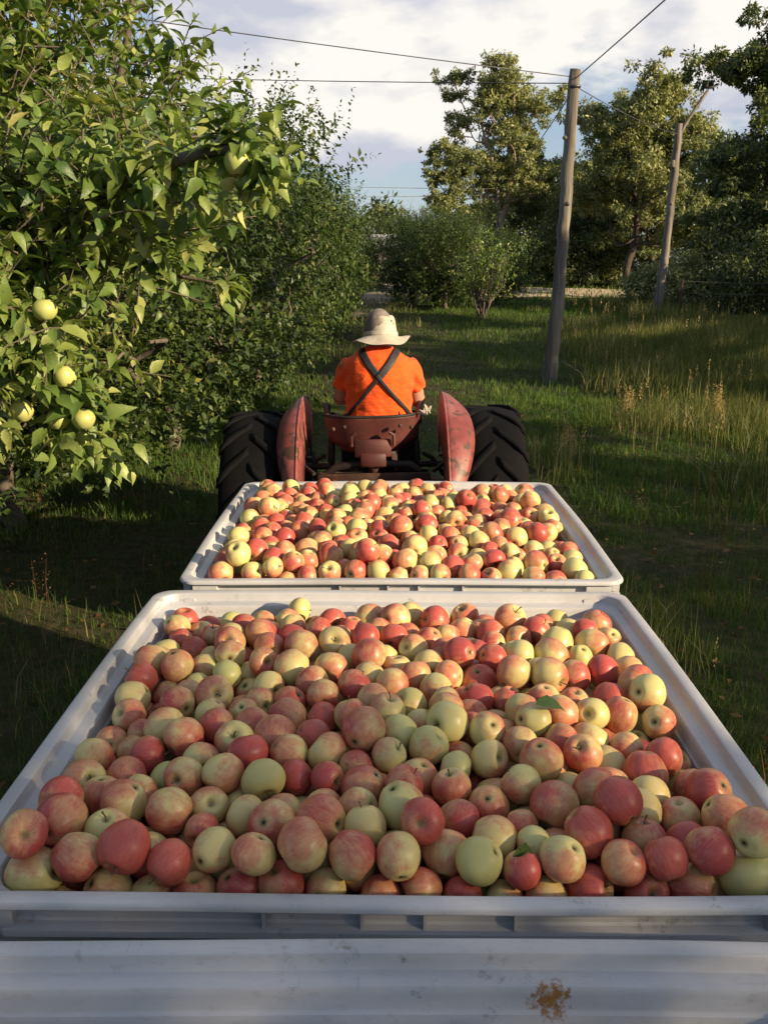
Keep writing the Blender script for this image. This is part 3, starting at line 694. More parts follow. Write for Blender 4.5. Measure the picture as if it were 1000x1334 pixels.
def grass():
    rg = np.random.default_rng(9)
    short = [[], [], []]; tall = [[], [], []]
    def push(st, t):
        off = sum(len(v) for v in st[0]); st[0].append(t[0]); st[1].append(t[1]+off); st[2].append(t[2])
    for (n, x0, x1, y0, y1, w, hm) in ((150000, -5, 5, 1.2, 7, .0045, .10), (170000, -8, 8, 7, 15, .008, .13), (150000, -14, 18, 15, 36, .016, .17), (50000, -25, 34, 36, 75, .05, .25)):
        x, y = field(n, x0, x1, y0, y1, rg)
        p2 = np.stack([x, y], 1); nz = vnoise(p2*.9, 2); nz2 = vnoise(p2*3.2, 8)
        # sparse under the trees at left
        under = (1-sm(-1.9, -1.0, x))*(1-sm(5.5, 8.5, y)); prob = (1-.72*under)*np.clip(.78+.45*nz2, .1, 1)
        k = rg.random(len(x)) < prob; x, y, nz, nz2 = x[k], y[k], nz[k], nz2[k]
        h = hm*rg.uniform(.4, 1.3, len(x))*(1+.55*nz)*(1+.35*nz2)
        h *= np.where((np.abs(x-.15) < 1.5) & (y > 6), .55, 1)
        rut = np.exp(-((np.abs(x+.06)-.70+.05*np.sin(y*.6))/.17)**2)*(y > 5)*(y < 34)
        keep = rg.random(len(x)) > .80*rut*np.clip(.75+nz2, .3, 1); x, y, nz, nz2, h = x[keep], y[keep], nz[keep], nz2[keep], h[keep]
        rr = np.clip(rg.uniform(0, .75, len(x))+.30*nz+.12*nz2, 0, 1)
        push(short, blades(x, y, np.clip(h*.85, .03, .4), w*rg.uniform(.6, 1.4, len(x)), rg, .5, rr))
    for (n, x0, x1, y0, y1, w, lo, hi) in ((15000, 1.2, 5, 2, 7, .004, .14, .36), (60000, 1.5, 9, 7, 15, .007, .22, .48), (95000, 2, 20, 13, 27, .012, .30, .62), (16000, 7.5, 20, 27, 38, .02, .35, .65), (9000, -6, -1.0, 2, 12, .005, .12, .3), (20000, -3, 3, 20, 40, .015, .15, .4)):
        x, y = field(n, x0, x1, y0, y1, rg); p2 = np.stack([x, y], 1); nz = vnoise(p2*.7, 12)+.5*vnoise(p2*2.5, 13)
        edge = sm(2.2, 5.0, x-.06*y+nz*.8)*sm(8, 13, y+nz) + .55*sm(.2, .9, nz)*(y < 12)
        edge = np.where(x < 1, .5*sm(0, .8, nz), edge)
        k = rg.random(len(x)) < edge; x, y, nz = x[k], y[k], nz[k]
        push(tall, blades(x, y, rg.uniform(lo, hi, len(x))*(1+.35*nz)*.85, w*rg.uniform(.6, 1.4, len(x)), rg, .35, np.clip(rg.uniform(0, .75, len(x))+.22*nz+.1, 0, 1)))
    for nm, st, mt, lb in (('grass', short, 'grass', 'short green grass covering the orchard floor and lane'), ('tall_grass', tall, 'grass_dry', 'tall half dry grass right of the lane and between the poles')):
        o = link(nm, np_mesh(nm, np.vstack(st[0]), np.vstack(st[1]), M[mt], {'rnd': np.concatenate(st[2])})); tag(o, lb, 'grass', kind='stuff')
    # seed heads on stalks
    fol = Foliage(); n = 2600; x = rg.uniform(1.2, 16, n); y = rg.uniform(2.2, 32, n)
    k = (x > .16*y+.9) & (x < .48*y+1.5); x, y = x[k], y[k]; n = len(x)
    keep = vnoise(np.stack([x, y], 1)*1.2, 31) > .05; x, y = x[keep], y[keep]; n = len(x)
    h = rg.uniform(.3, .62, n)*np.where(y < 9, .75, 1.1); w = np.where(y < 9, .0022, .006)
    v, f, r = blades(x, y, h, w, rg, .25); fol.add(v, [f], r)
    tips = (v.reshape(-1, 6, 3)[:, 4]+v.reshape(-1, 6, 3)[:, 5])/2; m = 14
    t = rg.uniform(-.16, .02, (n, m)); pos = tips[:, None]+np.stack([rg.normal(size=(n, m))*.006, rg.normal(size=(n, m))*.006, t], -1)
    dr = rg.normal(size=(n, m, 3))*.5; dr[..., 2] += 1
    fol.add(*leaves(pos.reshape(-1, 3), dr.reshape(-1, 3), rg.normal(size=(n*m, 3)), np.full(n*m, .022)*np.repeat(np.where(y < 9, .8, 1.7), m), LEAF_Q, [LEAF_QF], np.repeat(rg.uniform(0, 1, n), m)))
    tag(fol.build('grass_seed_heads', M['seed']), 'straw coloured grass seed heads on thin stalks in the right hand grass', 'grass', kind='stuff')
    # reddish dock weeds
    fol = Foliage(); n = 420; x = rg.uniform(1.1, 3.4, n); y = rg.uniform(2.2, 8, n); s = rg.random(n) < .42; x = np.where(s, -x-.3, x)
    keep = (np.abs(x) < .42*y+.8) & (vnoise(np.stack([x, y], 1)*1.4, 41) > 0); x, y = x[keep], y[keep]; n = len(x)
    v, f, r = blades(x, y, rg.uniform(.18, .42, n), np.full(n, .004), rg, .22); fol.add(v, [f], r)
    tips = v.reshape(-1, 6, 3)[:, 4]; m = 22; pos = tips[:, None]+np.stack([rg.normal(size=(n, m))*.016, rg.normal(size=(n, m))*.016, rg.uniform(-.2, .01, (n, m))], -1)
    fol.add(*leaves(pos.reshape(-1, 3), rg.normal(size=(n*m, 3))+np.array([0, 0, .6]), rg.normal(size=(n*m, 3)), np.full(n*m, .013), LEAF_Q, [LEAF_QF], rg.uniform(0, 1, n*m)))
    tag(fol.build('dry_weeds', M['weed_red']), 'thin reddish brown dry weeds in the grass beside the bins', 'weeds', kind='stuff')
    # fallen leaves
    fol = Foliage(); n = 2600; x = rg.uniform(-5, 4.5, n); y = rg.uniform(1.5, 14, n); pos = np.stack([x, y, G(x, y)+rg.uniform(.01, .06, n)], 1); k = in_keep(x, y); pos = pos[k]; n = len(pos)
    nmv = rg.normal(size=(n, 3))*.35+np.array([0, 0, 1]); fol.add(*leaves(pos, rg.normal(size=(n, 3))*np.array([1, 1, .1]), nmv, rg.uniform(.035, .07, n), LEAF_S, [LEAF_SF], rg.uniform(0, 1, n)))
    tag(fol.build('fallen_leaves', M['weed_red']), 'dry fallen leaves scattered over the ground', 'leaves', kind='stuff')
grass()
def grass_clump(x, y, h, seed, label):
    rg = np.random.default_rng(seed); fol = Foliage(); n = 26
    px = rg.normal(size=n)*.055; py = rg.normal(size=n)*.055
    v, f, r = blades(px+x, py+y, rg.uniform(.45, 1, n)*h, np.full(n, .006), rg, .10)
    fol.add(v, [f], r); tips = v.reshape(-1, 6, 3)[:, 4]; m = 40
    pos = tips[:, None]+np.stack([rg.normal(size=(n, m))*.012, rg.normal(size=(n, m))*.012, rg.uniform(-.34, .02, (n, m))], -1)
    dr = rg.normal(size=(n, m, 3))*.5; dr[..., 2] += 1
    fol.add(*leaves(pos.reshape(-1, 3), dr.reshape(-1, 3), rg.normal(size=(n*m, 3)), np.full(n*m, .022), LEAF_Q, [LEAF_QF], np.clip(rg.uniform(.4, 1.1, n*m), 0, 1)))
    tag(fol.build('grass_clump', M['seed']), label, 'grass clump')
grass_clump(4.40, 11.8, .62, 1, 'tall pale feathery clump of seeding grass in the open right hand field')
grass_clump(3.35, 12.4, .5, 2, 'smaller pale seeding grass clump left of the tall feathery one')
grass_clump(2.05, 9.9, .42, 3, 'short dry tuft of grass just right of the tractor wheel')

# ------------------------------------------------------------------ poles and wires
def pole(x, y, h, r, top, label, nm='wooden_pole'):
    z = float(G(x, y)); root = empty(nm, (x, y, z)); tag(root, label, 'pole')
    n = 26; t = np.linspace(0, 1, n); rg = np.random.default_rng(int(abs(x)*10+y)+3)
    p = np.stack([top[0]*t+.025*np.sin(t*5), top[1]*t+.02*np.sin(t*7+1), t*h-.1*(1-t)], 1)
    rad = r*(1.12-.26*t)*(1+.06*np.sin(t*23)*.5+rg.normal(size=n)*.02); mb = MB(); p = p+rg.normal(size=p.shape)*np.array([.009, .009, 0]); mb.tube(p, rad, 18)
    v = mb.v[0]; ax = np.repeat(p, 18, 0); dv = v-ax; k = 1+.10*vnoise(np.stack([dv[:, 0]*16, dv[:, 1]*16, v[:, 2]*.8], 1), 3)+.07*vnoise(np.stack([dv[:, 0]*9, dv[:, 1]*9, v[:, 2]*3], 1), 5); mb.v[0] = ax+dv*k[:, None]
    for q in (.35, .62, .8):          # knots and stubs of old branches
        c = p[int(q*(n-1))]; a = rg.uniform(3.5, 6); mb.lathe([(.0001, .035), (.03, .03), (.045, .0), (.05, -.03)], 8, Matrix.Translation(c+np.array([math.cos(a)*r*.95, math.sin(a)*r*.95, 0])) @ Matrix.Rotation(a, 4, 'Z') @ Matrix.Rotation(R(90), 4, 'Y'))
    mb.build('shaft', M['pole'], root, True)
    return root, np.array([x, y, z])+p[-1]
P1, T1 = pole(3.05, 16.9, 5.47, .115, (.22, 0), 'tall weathered grey wooden pole leaning right, wires at its top, nearer of the two')
mb = MB(); mb.lathe([(.104, 5.17), (.112, 5.18), (.112, 5.20), (.104, 5.21)], 14, Matrix.Translation((.20, -.0, 0)))
mb.build('wire_binding', M['wire'], P1, True)
P2, T2 = pole(8.85, 30, 5.9, .13, (.30, 0), 'pale wooden pole farther off at the right, with an angled stick on its top')
mb = MB(); mb.tube(smooth_path([(.28, 0, 5.55), (.6, -.05, 6.15), (1.05, -.05, 6.85)], 5), .05, 8); mb.build('angled_stick', M['pole'], P2, True)
mb = MB(); mb.box((1.12, -.05, 6.93), (.22, .08, .07), Quaternion((0, 1, 0), R(-8)), .02); mb.box((1.0, -.05, 6.98), (.06, .08, .12), Quaternion((0, 1, 0), R(20)), .02); mb.build('metal_bracket', M['iron_dark'], P2, True)
mb = MB(); mb.box((.13, -.11, 4.7), (.10, .12, .22), None, .02); mb.build('insulator_box', M['pole'], P2, True)
Z1 = T1[2]
P3, T3 = pole(-14, 12.0, 6.7, .11, (.0, 0), 'wooden pole hidden far left behind the orchard trees, outside the picture')
P4, T4 = pole(-14.5, 28, 7.3, .11, (.0, 0), 'wooden pole hidden behind the left hand apple row')
P5, T5 = pole(7.0, 60, 5.7, .11, (.0, 0), 'wooden pole hidden inside the crown of the tall airy gum tree')
P6, T6 = pole(4.0, -6, 5.6, .11, (.0, 0), 'wooden pole behind the camera at right, outside the picture')
def wire(a, b, sag, label, r=.009, grp=None):
    a = np.array(a); b = np.array(b); t = np.linspace(0, 1, 24)[:, None]; p = a+(b-a)*t; p[:, 2] -= sag*4*(t*(1-t))[:, 0]
    mb = MB(); mb.tube(p, r, 5); tag(mb.build('overhead_wire', M['wire'], None, True), label, 'wire', 'overhead wires')
wire(T1+[0, 0, -.12], T3, .12, 'upper overhead wire running left from the top of the near pole above the trees', .009)
wire(T1+[0, 0, -.22], T4, .10, 'lower overhead wire running left from the near pole, just below the upper one', .009)
wire(T1+[0, 0, -.15], T6, .15, 'overhead wire rising to the upper right from the near pole', .010)
wire(T1+[0, 0, -.30], T5, .30, 'overhead wire running away down left from the near pole towards the tall gum tree', .012)
wire(T1+[0, 0, -.26], T2+[0, 0, -.3], .10, 'faint overhead wire joining the near pole to the far pale pole', .008)
wire(T5, T4+[0, 16, -1.4], .12, 'low distant overhead wire crossing the gap of sky above the lane', .014)
wire(T5+[0, 0, -.35], T4+[0, 16, -2.0], .2, 'lowest distant overhead wire, just under the other over the lane', .014)
# wire fence along the bushes
fr = empty('wire_fence', (12, 26.2, float(G(12, 26.2)))); tag(fr, 'thin wire fence with steel posts in front of the right hand bushes', 'fence')
gz = float(G(12, 26.2))
for i, x in enumerate((-3.6, 0, 3.6, 7.2)):
    mb = MB(); mb.box((x, i*.05, .62+float(G(12+x, 26.2))-gz), (.05, .05, 1.3)); mb.build('post', M['iron'], fr)
for z in (1.22, .9):
    mb = MB(); mb.tube([(x, .03+x*.012, z+float(G(12+x, 26.2))-gz) for x in np.linspace(-3.6, 7.2, 9)], .005, 5); mb.build('strand', M['wire'], fr)

# ------------------------------------------------------------------ bins
RIM = 1.22; BW = .5825; BL = .5725
def rrect(a, b, r, z, n=7):
    out = []; r *= .74
    for cx, cy, s in ((a-r, b-r, 0), (-(a-r), b-r, 90), (-(a-r), -(b-r), 180), (a-r, -(b-r), 270)):
        for k in range(n):
            t = R(s+90*k/(n-1)); out.append((cx+r*math.cos(t), cy+r*math.sin(t), z))
    # subdivide the straights for a little waviness
    res = []
    m = len(out)
    for i in range(m):
        p = out[i]; q = out[(i+1) % m]; res.append(p)
        if i % n == n-1:
            for t in np.linspace(0, 1, 14)[1:-1]: res.append((p[0]+(q[0]-p[0])*t, p[1]+(q[1]-p[1])*t, z))
    return res
def make_bin(yc, label, mat, seed):
    root = empty('harvest_bin', (0.002, yc, RIM-.76)); tag(root, label, 'bin', 'plastic harvest bins on the trailer')
    prof = [(.050, -.62, .06), (.036, -.60, .06), (.030, -.118, .055), (.028, -.059, .055), (.007, -.056, .05), (.005, -.054, .05), (.006, -.045, .05), (.022, -.043, .05), (.025, -.040, .05), (.024, -.017, .05), (.020, -.014, .05), (.002, -.0125, .058), (0, -.010, .06), (0, -.004, .06),
            (.002, -.001, .06), (.005, 0, .06), (.022, 0, .06), (.0250, -.0015, .06), (.0265, -.005, .06), (.0275, -.018, .065), (.030, -.021, .067), (.0495, -.025, .075), (.0515, -.028, .078), (.0525, -.036, .08),
            (.0535, -.052, .085), (.0545, -.055, .087), (.0575, -.057, .09), (.0590, -.066, .092), (.066, -.55, .10), (.09, -.585, .10)]
    rg = np.random.default_rng(seed); ph = rg.uniform(0, 6.28, 4)
    rings = []
    for d, z, r in prof:
        q = np.array(rrect(BW-d, BL-d, r, z))
        # moulded plastic is never quite straight
        w = np.exp(-((z+.01)/.12)**2) if z > -.3 else .1
        q[:, 2] += w*(.0022*np.sin(q[:, 0]*5+ph[0])+.0016*np.sin(q[:, 1]*6+ph[1]))
        nx = np.abs(q[:, 1]) > BL-d-.002; ny = np.abs(q[:, 0]) > BW-d-.002
        q[nx, 1] += np.sign(q[nx, 1])*(.005*w)*np.cos(q[nx, 0]/BW*1.57); q[ny, 0] += np.sign(q[ny, 0])*(.006*w)*np.cos(q[ny, 1]/BL*1.57)
        rings.append(q)
    k = len(rings[0]); v = np.vstack(rings); f = []
    for i in range(len(rings)-1):
        for j in range(k): f.append((i*k+j, i*k+(j+1) % k, (i+1)*k+(j+1) % k, (i+1)*k+j))
    mb = MB(); v[:, 2] += .76; mb.add(v, f)
    # bottom and inner floor as fans
    for ri, flip in ((0, True), (len(rings)-1, False)):
        q = v[ri*k:(ri+1)*k]; c = q.mean(0); mb.add(np.vstack([q, c]), [((j, (j+1) % k, k) if not flip else ((j+1) % k, j, k)) for j in range(k)])
    # vertical ribs under the rim and the solid corner blocks are moulded into the wall
    rb = mb
    for s in (-1, 1):
        for x in (-.16, -.035, .045, .16): rb.box((x, s*(BL-.0145), .76-.029), (.004, .014, .031))
        for y in (-.44, -.2, -.04, .04, .2, .44): rb.box((s*(BW-.0145), y, .76-.029), (.014, .004, .031))
    for sx in (-1, 1):
        for sy in (-1, 1):
            rb.box((sx*(BW-.070), sy*(BL-.0185), .76-.0285), (.066, .021, .032), None, .003)
            rb.box((sx*(BW-.0185), sy*(BL-.070), .76-.0285), (.021, .066, .032), None, .003)
    body = mb.build('body', mat, root, True); body.data.set_sharp_from_angle(angle=R(38))
    for x in (-.46, 0, .46):
        ft = MB(); ft.box((x, 0, .07), (.13, 1.06, .14), None, .01); ft.build('foot', mat, root)
    return root
b1 = make_bin(1.512, 'off white plastic bin heaped with apples in the foreground, middle of the three bins', M['bin'], 1)
b2 = make_bin(2.735, 'off white plastic bin heaped with sunlit apples directly behind the tractor', M['bin'], 2); b2.location.x = .034
b3 = make_bin(.309, 'empty off white plastic bin nearest the camera, rust stain on its inner wall', M['bin_stained'], 3)
for ch in b3.children:
    if ch.name.startswith('body'):
        me = ch.data   # object coords of the stain are measured from the far inner wall at rim height
        ch.location = (0, .508, .76); me.transform(Matrix.Translation((0, -.508, -.76)))
tr = empty('trailer', (0, 1.5, 0)); tag(tr, 'low flat steel trailer carrying the three bins behind the tractor', 'trailer')
mb = MB(); mb.box((0, .1, .425), (1.16, 3.75, .05), None, .006); mb.build('deck', M['iron_dark'], tr)
mb = MB(); [mb.box((x, .1, .355), (.07, 3.7, .09)) for x in (-.4, .4)]; [mb.box((0, y, .35), (.73, .06, .07)) for y in (-1.6, -.6, .4, 1.4)]; mb.build('frame', M['iron'], tr)
mb = MB(); mb.box((0, 2.5, .36), (.09, 1.6, .09)); mb.box((0, 3.32, .40), (.14, .10, .03)); mb.build('drawbar', M['iron'], tr)
def wheel_meshes(Rr, w, rim, lug=0, nl=0, seg=48, seed=0):
    t = MB(); hw = w/2
    t.lathe([(rim, -hw*.78), (rim+.01, -hw*.86), (Rr*.80, -hw), (Rr*.93, -hw*.97), (Rr*.985, -hw*.80), (Rr, -hw*.4), (Rr*1.004, 0), (Rr, hw*.4), (Rr*.985, hw*.80), (Rr*.93, hw*.97), (Rr*.80, hw), (rim+.01, hw*.86), (rim, hw*.78)], seg)
    for i in range(nl):
        for s in (-1, 1):
            a0 = 2*math.pi*(i+(.5 if s > 0 else 0))/nl; pts = []
            for q in np.linspace(0, 1, 7):
                a = a0+q*.30; z = s*hw*(.02+1.0*q); rr = Rr*(1.0-.055*max(0, q-.72)/.28)-.004; pts.append((rr, a, z))
            wd = .030/Rr; vs = []
            for rr, a, z in pts:
                for da, dr in ((-wd, -.01), (-wd*.8, lug), (wd*.8, lug), (wd, -.01)): vs.append(((rr+dr)*math.cos(a+da), (rr+dr)*math.sin(a+da), z))
            f = []
            for k in range(6):
                for m_ in range(3): f.append((k*4+m_, k*4+m_+1, k*4+m_+5, k*4+m_+4))
            f.append((0, 3, 2, 1)); f.append((24, 25, 26, 27)); t.add(vs, f)
    r = MB(); r.lathe([(.05, .02), (.12, .03), (rim*.7, .01), (rim*.85, -.05), (rim*.9, hw*.5), (rim+.012, hw*.78), (rim+.016, hw*.86), (rim-.004, hw*.86), (rim*.86, hw*.5), (rim*.83, -.06), (rim*.7, -.02), (.12, 0), (.05, -.01)], 32, closed=True)
    r.lathe([(.0001, .06), (.05, .055), (.055, -.03), (.0001, -.03)], 16)
    return t, r
WROT = Matrix.Rotation(R(90), 4, 'Y')
def add_wheel(parent, loc, Rr, w, rim, lug, nl, flip, rmat, name='wheel'):
    e = empty(name, loc); e.parent = parent
    t, r = wheel_meshes(Rr, w, rim, lug, nl)
    me = t.mesh('tyre', M['tyre'], True); me.transform(WROT); link('tyre', me, e)
    me = r.mesh('rim', rmat, True)
    me.transform(Matrix.Scale(-1, 4, (0, 0, 1)) if flip else Matrix.Identity(4)); me.transform(WROT); link('rim', me, e); return e
for s in (-1, 1): add_wheel(tr, (s*.42, -.1, .19), .19, .16, .11, 0, 0, s < 0, M['iron'])
mb = MB(); mb.tube([(-.42, -.1, .19), (.42, -.1, .19)], .025, 8); mb.box((0, -.1, .26), (.06, .1, .12)); [mb.box((x, -.1, .26), (.05, .12, .13)) for x in (-.26, .26)]; mb.build('axle', M['iron_dark'], tr)

# ------------------------------------------------------------------ apples
def m_apple(name, attr):
    m, n, l, b = newmat(name)
    if attr:
        pa = n.new('ShaderNodeAttribute'); pa.attribute_name = 'par'; pcol = pa.outputs['Vector']
        ca = n.new('ShaderNodeAttribute'); ca.attribute_name = 'apc'; v = ca.outputs['Vector']
    else:
        oi = n.new('ShaderNodeObjectInfo'); pcol = oi.outputs['Color']
        tc = n.new('ShaderNodeTexCoord'); v = tc.outputs['Object']
    sp = n.new('ShaderNodeSeparateXYZ'); l.new(pcol, sp.inputs[0])
    blush, hue, seed = sp.outputs[0], sp.outputs[1], sp.outputs[2]
    s = n.new('ShaderNodeSeparateXYZ'); l.new(v, s.inputs[0])
    x, y, z = s.outputs; mm = lambda *a, **k: mathn(n, l, *a, **k)
    rad = mm('SQRT', mm('ADD', mm('MULTIPLY', x, x), mm('MULTIPLY', y, y)))
    inv = mm('DIVIDE', 1, mm('ADD', rad, .08))
    cv = n.new('ShaderNodeCombineXYZ'); l.new(mm('MULTIPLY', x, inv), cv.inputs[0]); l.new(mm('MULTIPLY', y, inv), cv.inputs[1])
    l.new(mm('ADD', mm('MULTIPLY', z, .25), mm('MULTIPLY', seed, 37)), cv.inputs[2])
    streak = noise_n(n, l, cv.outputs[0], 10.5, 7, .75, .12)
    off = n.new('ShaderNodeVectorMath'); off.operation = 'ADD'; l.new(v, off.inputs[0])
    sv = n.new('ShaderNodeCombineXYZ'); l.new(mm('MULTIPLY', seed, 51), sv.inputs[0]); l.new(mm('MULTIPLY', seed, 23), sv.inputs[1]); l.new(sv.outputs[0], off.inputs[1])
    blot = noise_n(n, l, off.outputs[0], 1.6, 5, .6)
    side = mm('MULTIPLY', x, .52)
    f = mm('ADD', mm('ADD', side, mm('MULTIPLY', mm('SUBTRACT', blot, .5), 1.5)), mm('MULTIPLY', mm('SUBTRACT', streak, .5), .85))
    f = mm('ADD', f, mm('SUBTRACT', mm('MULTIPLY', blush, 1.6), .44))
    f = mm('SUBTRACT', f, mm('MULTIPLY', mm('MULTIPLY', mm('SUBTRACT', .55, rad, clamp=True), .8), 1))     # paler round both hollows
    base = mixc(n, l, hue, (.56, .51, .20), (.64, .49, .20))
    base = mixc(n, l, mm('MULTIPLY', blot, .30), base, (.42, .42, .13))
    base = mixc(n, l, mm('MULTIPLY', mm('SUBTRACT', .22, blush, clamp=True), 4.0, clamp=True), base, (.30, .36, .10))
    red = mixc(n, l, hue, (.40, .050, .055), (.52, .105, .070))
    dp = mixc(n, l, ramp(n, l, streak, [(.42, (0, 0, 0)), (.66, (.7, .7, .7))]), red, (.28, .018, .026))
    mid = mixc(n, l, .5, base, (.62, .22, .13))
    k1 = ramp(n, l, f, [(.0, (0, 0, 0)), (.42, (.9, .9, .9))]); k2 = ramp(n, l, f, [(.12, (0, 0, 0)), (.95, (.93, .93, .93))])
    c = mixc(n, l, k1, base, mid); c = mixc(n, l, k2, c, dp)
    # lenticels
    vo = n.new('ShaderNodeTexVoronoi'); vo.inputs['Scale'].default_value = 9; l.new(off.outputs[0], vo.inputs['Vector'])
    kd = ramp(n, l, vo.outputs['Distance'], [(.045, (.75, .75, .75)), (.08, (0, 0, 0))]); c = mixc(n, l, kd, c, (.62, .46, .22))
    # russet in the hollows, small scars
    hol = mm('MULTIPLY', ramp(n, l, rad, [(.10, (1, 1, 1)), (.26, (0, 0, 0))]), .75); c = mixc(n, l, hol, c, (.13, .105, .025))
    sc_ = noise_n(n, l, off.outputs[0], 5, 6, .75); ks = ramp(n, l, sc_, [(.70, (0, 0, 0)), (.76, (.7, .7, .7))]); c = mixc(n, l, ks, c, (.20, .12, .05))
    l.new(c, b.inputs['Base Color'])
    b.inputs['Roughness'].default_value = .40; b.inputs['Specular IOR Level'].default_value = .42
    l.new(mm('ADD', .26, mm('MULTIPLY', blot, .24)), b.inputs['Roughness'])
    bump(n, l, streak, .05, .02, b)
    return m
M['apple'] = m_apple('apple_skin', False); M['apple_a'] = m_apple('apple_skin_heap', True)
M['stem'] = simple('apple_stem', [(.3, (.07, .045, .02)), (.7, (.17, .12, .05))], 3, .8)
M['calyx'] = simple('dried_calyx', [(.3, (.03, .022, .012)), (.7, (.09, .065, .03))], 3, .9)
def apple_geo(seed, nu=30, nv=17):
    """unit apple: equatorial radius about 1"""
    rg = np.random.default_rng(seed)
    H = rg.uniform(.86, 1.04); taper = rg.uniform(.04, .20); ell = 1+rg.uniform(-.05, .05); skew = rg.uniform(-.10, .10)
    lob = rg.uniform(.012, .035); ph = rg.uniform(0, 6.28); da = rg.uniform(.30, .44); db = rg.uniform(.16, .28)
    th = np.linspace(0, math.pi, nv); u = np.linspace(0, 2*math.pi, nu, endpoint=False); TH, U = np.meshgrid(th, u, indexing='ij')
    rr = np.sin(TH)**.92; z = np.cos(TH)
    rr = rr*(1-taper*sm(.2, -1, z)); zz = z*H
    rn = np.sin(TH)
    zz = np.where(z > 0, zz-da*np.exp(-(rn/.24)**2)*1.0, zz+db*np.exp(-(rn/.25)**2))
    rr = rr*(1+lob*np.cos(5*U+ph)*(.35+.65*sm(.3, -1, z))+.012*np.cos(2*U+1))
    x = rr*np.cos(U)*ell+skew*zz*.3; y = rr*np.sin(U)/ell
    v = np.stack([x, y, zz+.04*x*skew*10], -1).reshape(-1, 3)
    i = np.arange(1, nv-2)[:, None]*nu; k = np.arange(nu)[None]; k2 = (k+1) % nu
    f4 = np.stack([i+k, i+nu+k, i+nu+k2, i+k2], -1).reshape(-1, 4)
    f3 = np.concatenate([np.stack([np.zeros(nu, int)+0, nu+k[0], nu+k2[0]], -1), np.stack([(nv-2)*nu+k[0], np.zeros(nu, int)+(nv-1)*nu, (nv-2)*nu+k2[0]], -1)])
    keep = np.ones(len(v), bool); keep[1:nu] = False; keep[(nv-1)*nu+1:] = False
    idx = np.cumsum(keep)-1; return v[keep], idx[f4], idx[f3], H-da
GEO = [apple_geo(100+i) for i in range(10)]
GEO_LO = [apple_geo(100+i, 20, 12) for i in range(10)]
AMESH = [np_mesh('apple', g[0], [g[1], g[2]], M['apple'], smooth=True) for g in GEO]
def stem_mesh(i):
    rg = np.random.default_rng(i); z = GEO[i][3]; L = rg.uniform(.38, .62); b = rg.uniform(-.25, .25)
    mb = MB(); mb.tube(smooth_path([(0, 0, z-.03), (b*.2, .02, z+L*.5), (b, .05, z+L)], 4), np.array([.045, .035, .032, .03, .03, .03, .032, .04, .055]), 6)
    return mb.mesh('stem', M['stem'], True)
SMESH = [stem_mesh(i) for i in range(10)]
def calyx_mesh(i):
    mb = MB(); v = GEO[i][0]; z = v[-1][2]
    for k in range(5):
        a = k*1.2566; ca, sa = math.cos(a), math.sin(a)
        mb.add([(ca*.02-sa*.035, sa*.02+ca*.035, z-.01), (ca*.02+sa*.035, sa*.02-ca*.035, z-.01), (ca*.13, sa*.13, z-.10)], [(0, 1, 2)])
    mb.lathe([(.0001, z-.035), (.05, z-.025), (.06, z+.02)], 8)
    return mb.mesh('calyx', M['calyx'], False)
CMESH = [calyx_mesh(i) for i in range(10)]
def pack(seed, yc, surf, hx=.522, hy=.512, layers=3):
    rg = np.random.default_rng(seed); P = []
    step = .0612
    for L in range(layers):
        for j, yy in enumerate(np.arange(-hy+.03, hy-.02, step*.95)):
            for xx in np.arange(-hx+.03+(j % 2)*step/2, hx-.02, step): P.append((xx+rg.normal()*.012, yy+rg.normal()*.012, L*.057+.04+rg.normal()*.014))
    P = np.array(P); n = len(P); r = np.clip(rg.normal(.0322, .0029, n), .0255, .0375)
    fl = lambda p: surf(p[:, 0], p[:, 1])
    P[:, 2] += fl(P)
    IT = 220
    for it in range(IT):
        if it % 6 == 0:
            I, J = [], []
            for s in range(0, n, 300):
                d2 = ((P[s:s+300, None]-P[None])**2).sum(-1); a, b = np.nonzero(d2 < .0076); k = a+s < b; I.append(a[k]+s); J.append(b[k])
            I = np.concatenate(I); J = np.concatenate(J)
        P[:, 2] -= .0035*(1-it/IT)+.0002
        for _ in range(2):
            d = P[I]-P[J]; ds = np.linalg.norm(d, axis=1)+1e-9; ov = (r[I]+r[J])*.975-ds; k = ov > 0
            c = d[k]/ds[k, None]*(ov[k]*.28)[:, None]; a, b = I[k], J[k]
            for ax in range(3): P[:, ax] += np.bincount(a, c[:, ax], n)-np.bincount(b, c[:, ax], n)
            P[:, 0] = np.clip(P[:, 0], -hx+r, hx-r); P[:, 1] = np.clip(P[:, 1], -hy+r, hy-r)
            P[:, 2] = np.maximum(P[:, 2], fl(P)+r)
    return P+np.array([.002 if yc < 2 else .034, yc, 0]), r
def s1(x, y):   # floor under three layers of apples, foreground bin
    e = np.maximum(np.abs(x)/.5, np.abs(y)/.5)
    return RIM-.152+.016*(1-e**2)-.008*sm(.2, .5, y)-.006*sm(.2, .5, np.abs(x))+.010*sm(-.25, -.5, y)+.016*vnoise(np.stack([x*5, y*5], -1), 4)
def s2(x, y):
    e = np.maximum(np.abs(x)/.5, np.abs(y)/.5)
    return RIM-.156+.030*(1-e**2)+.012*sm(.0, .5, y)-.020*sm(.25, .5, x)*sm(.3, -.4, y)+.016*vnoise(np.stack([x*5, y*5], -1), 9)
PA, RA = pack(3, 1.512, s1); PB, RB = pack(4, 2.735, s2)
PP = np.vstack([PA, PB]); RR = np.concatenate([RA, RB]); BIN = np.array([0]*len(PA)+[1]*len(PB)); NA = len(PP)
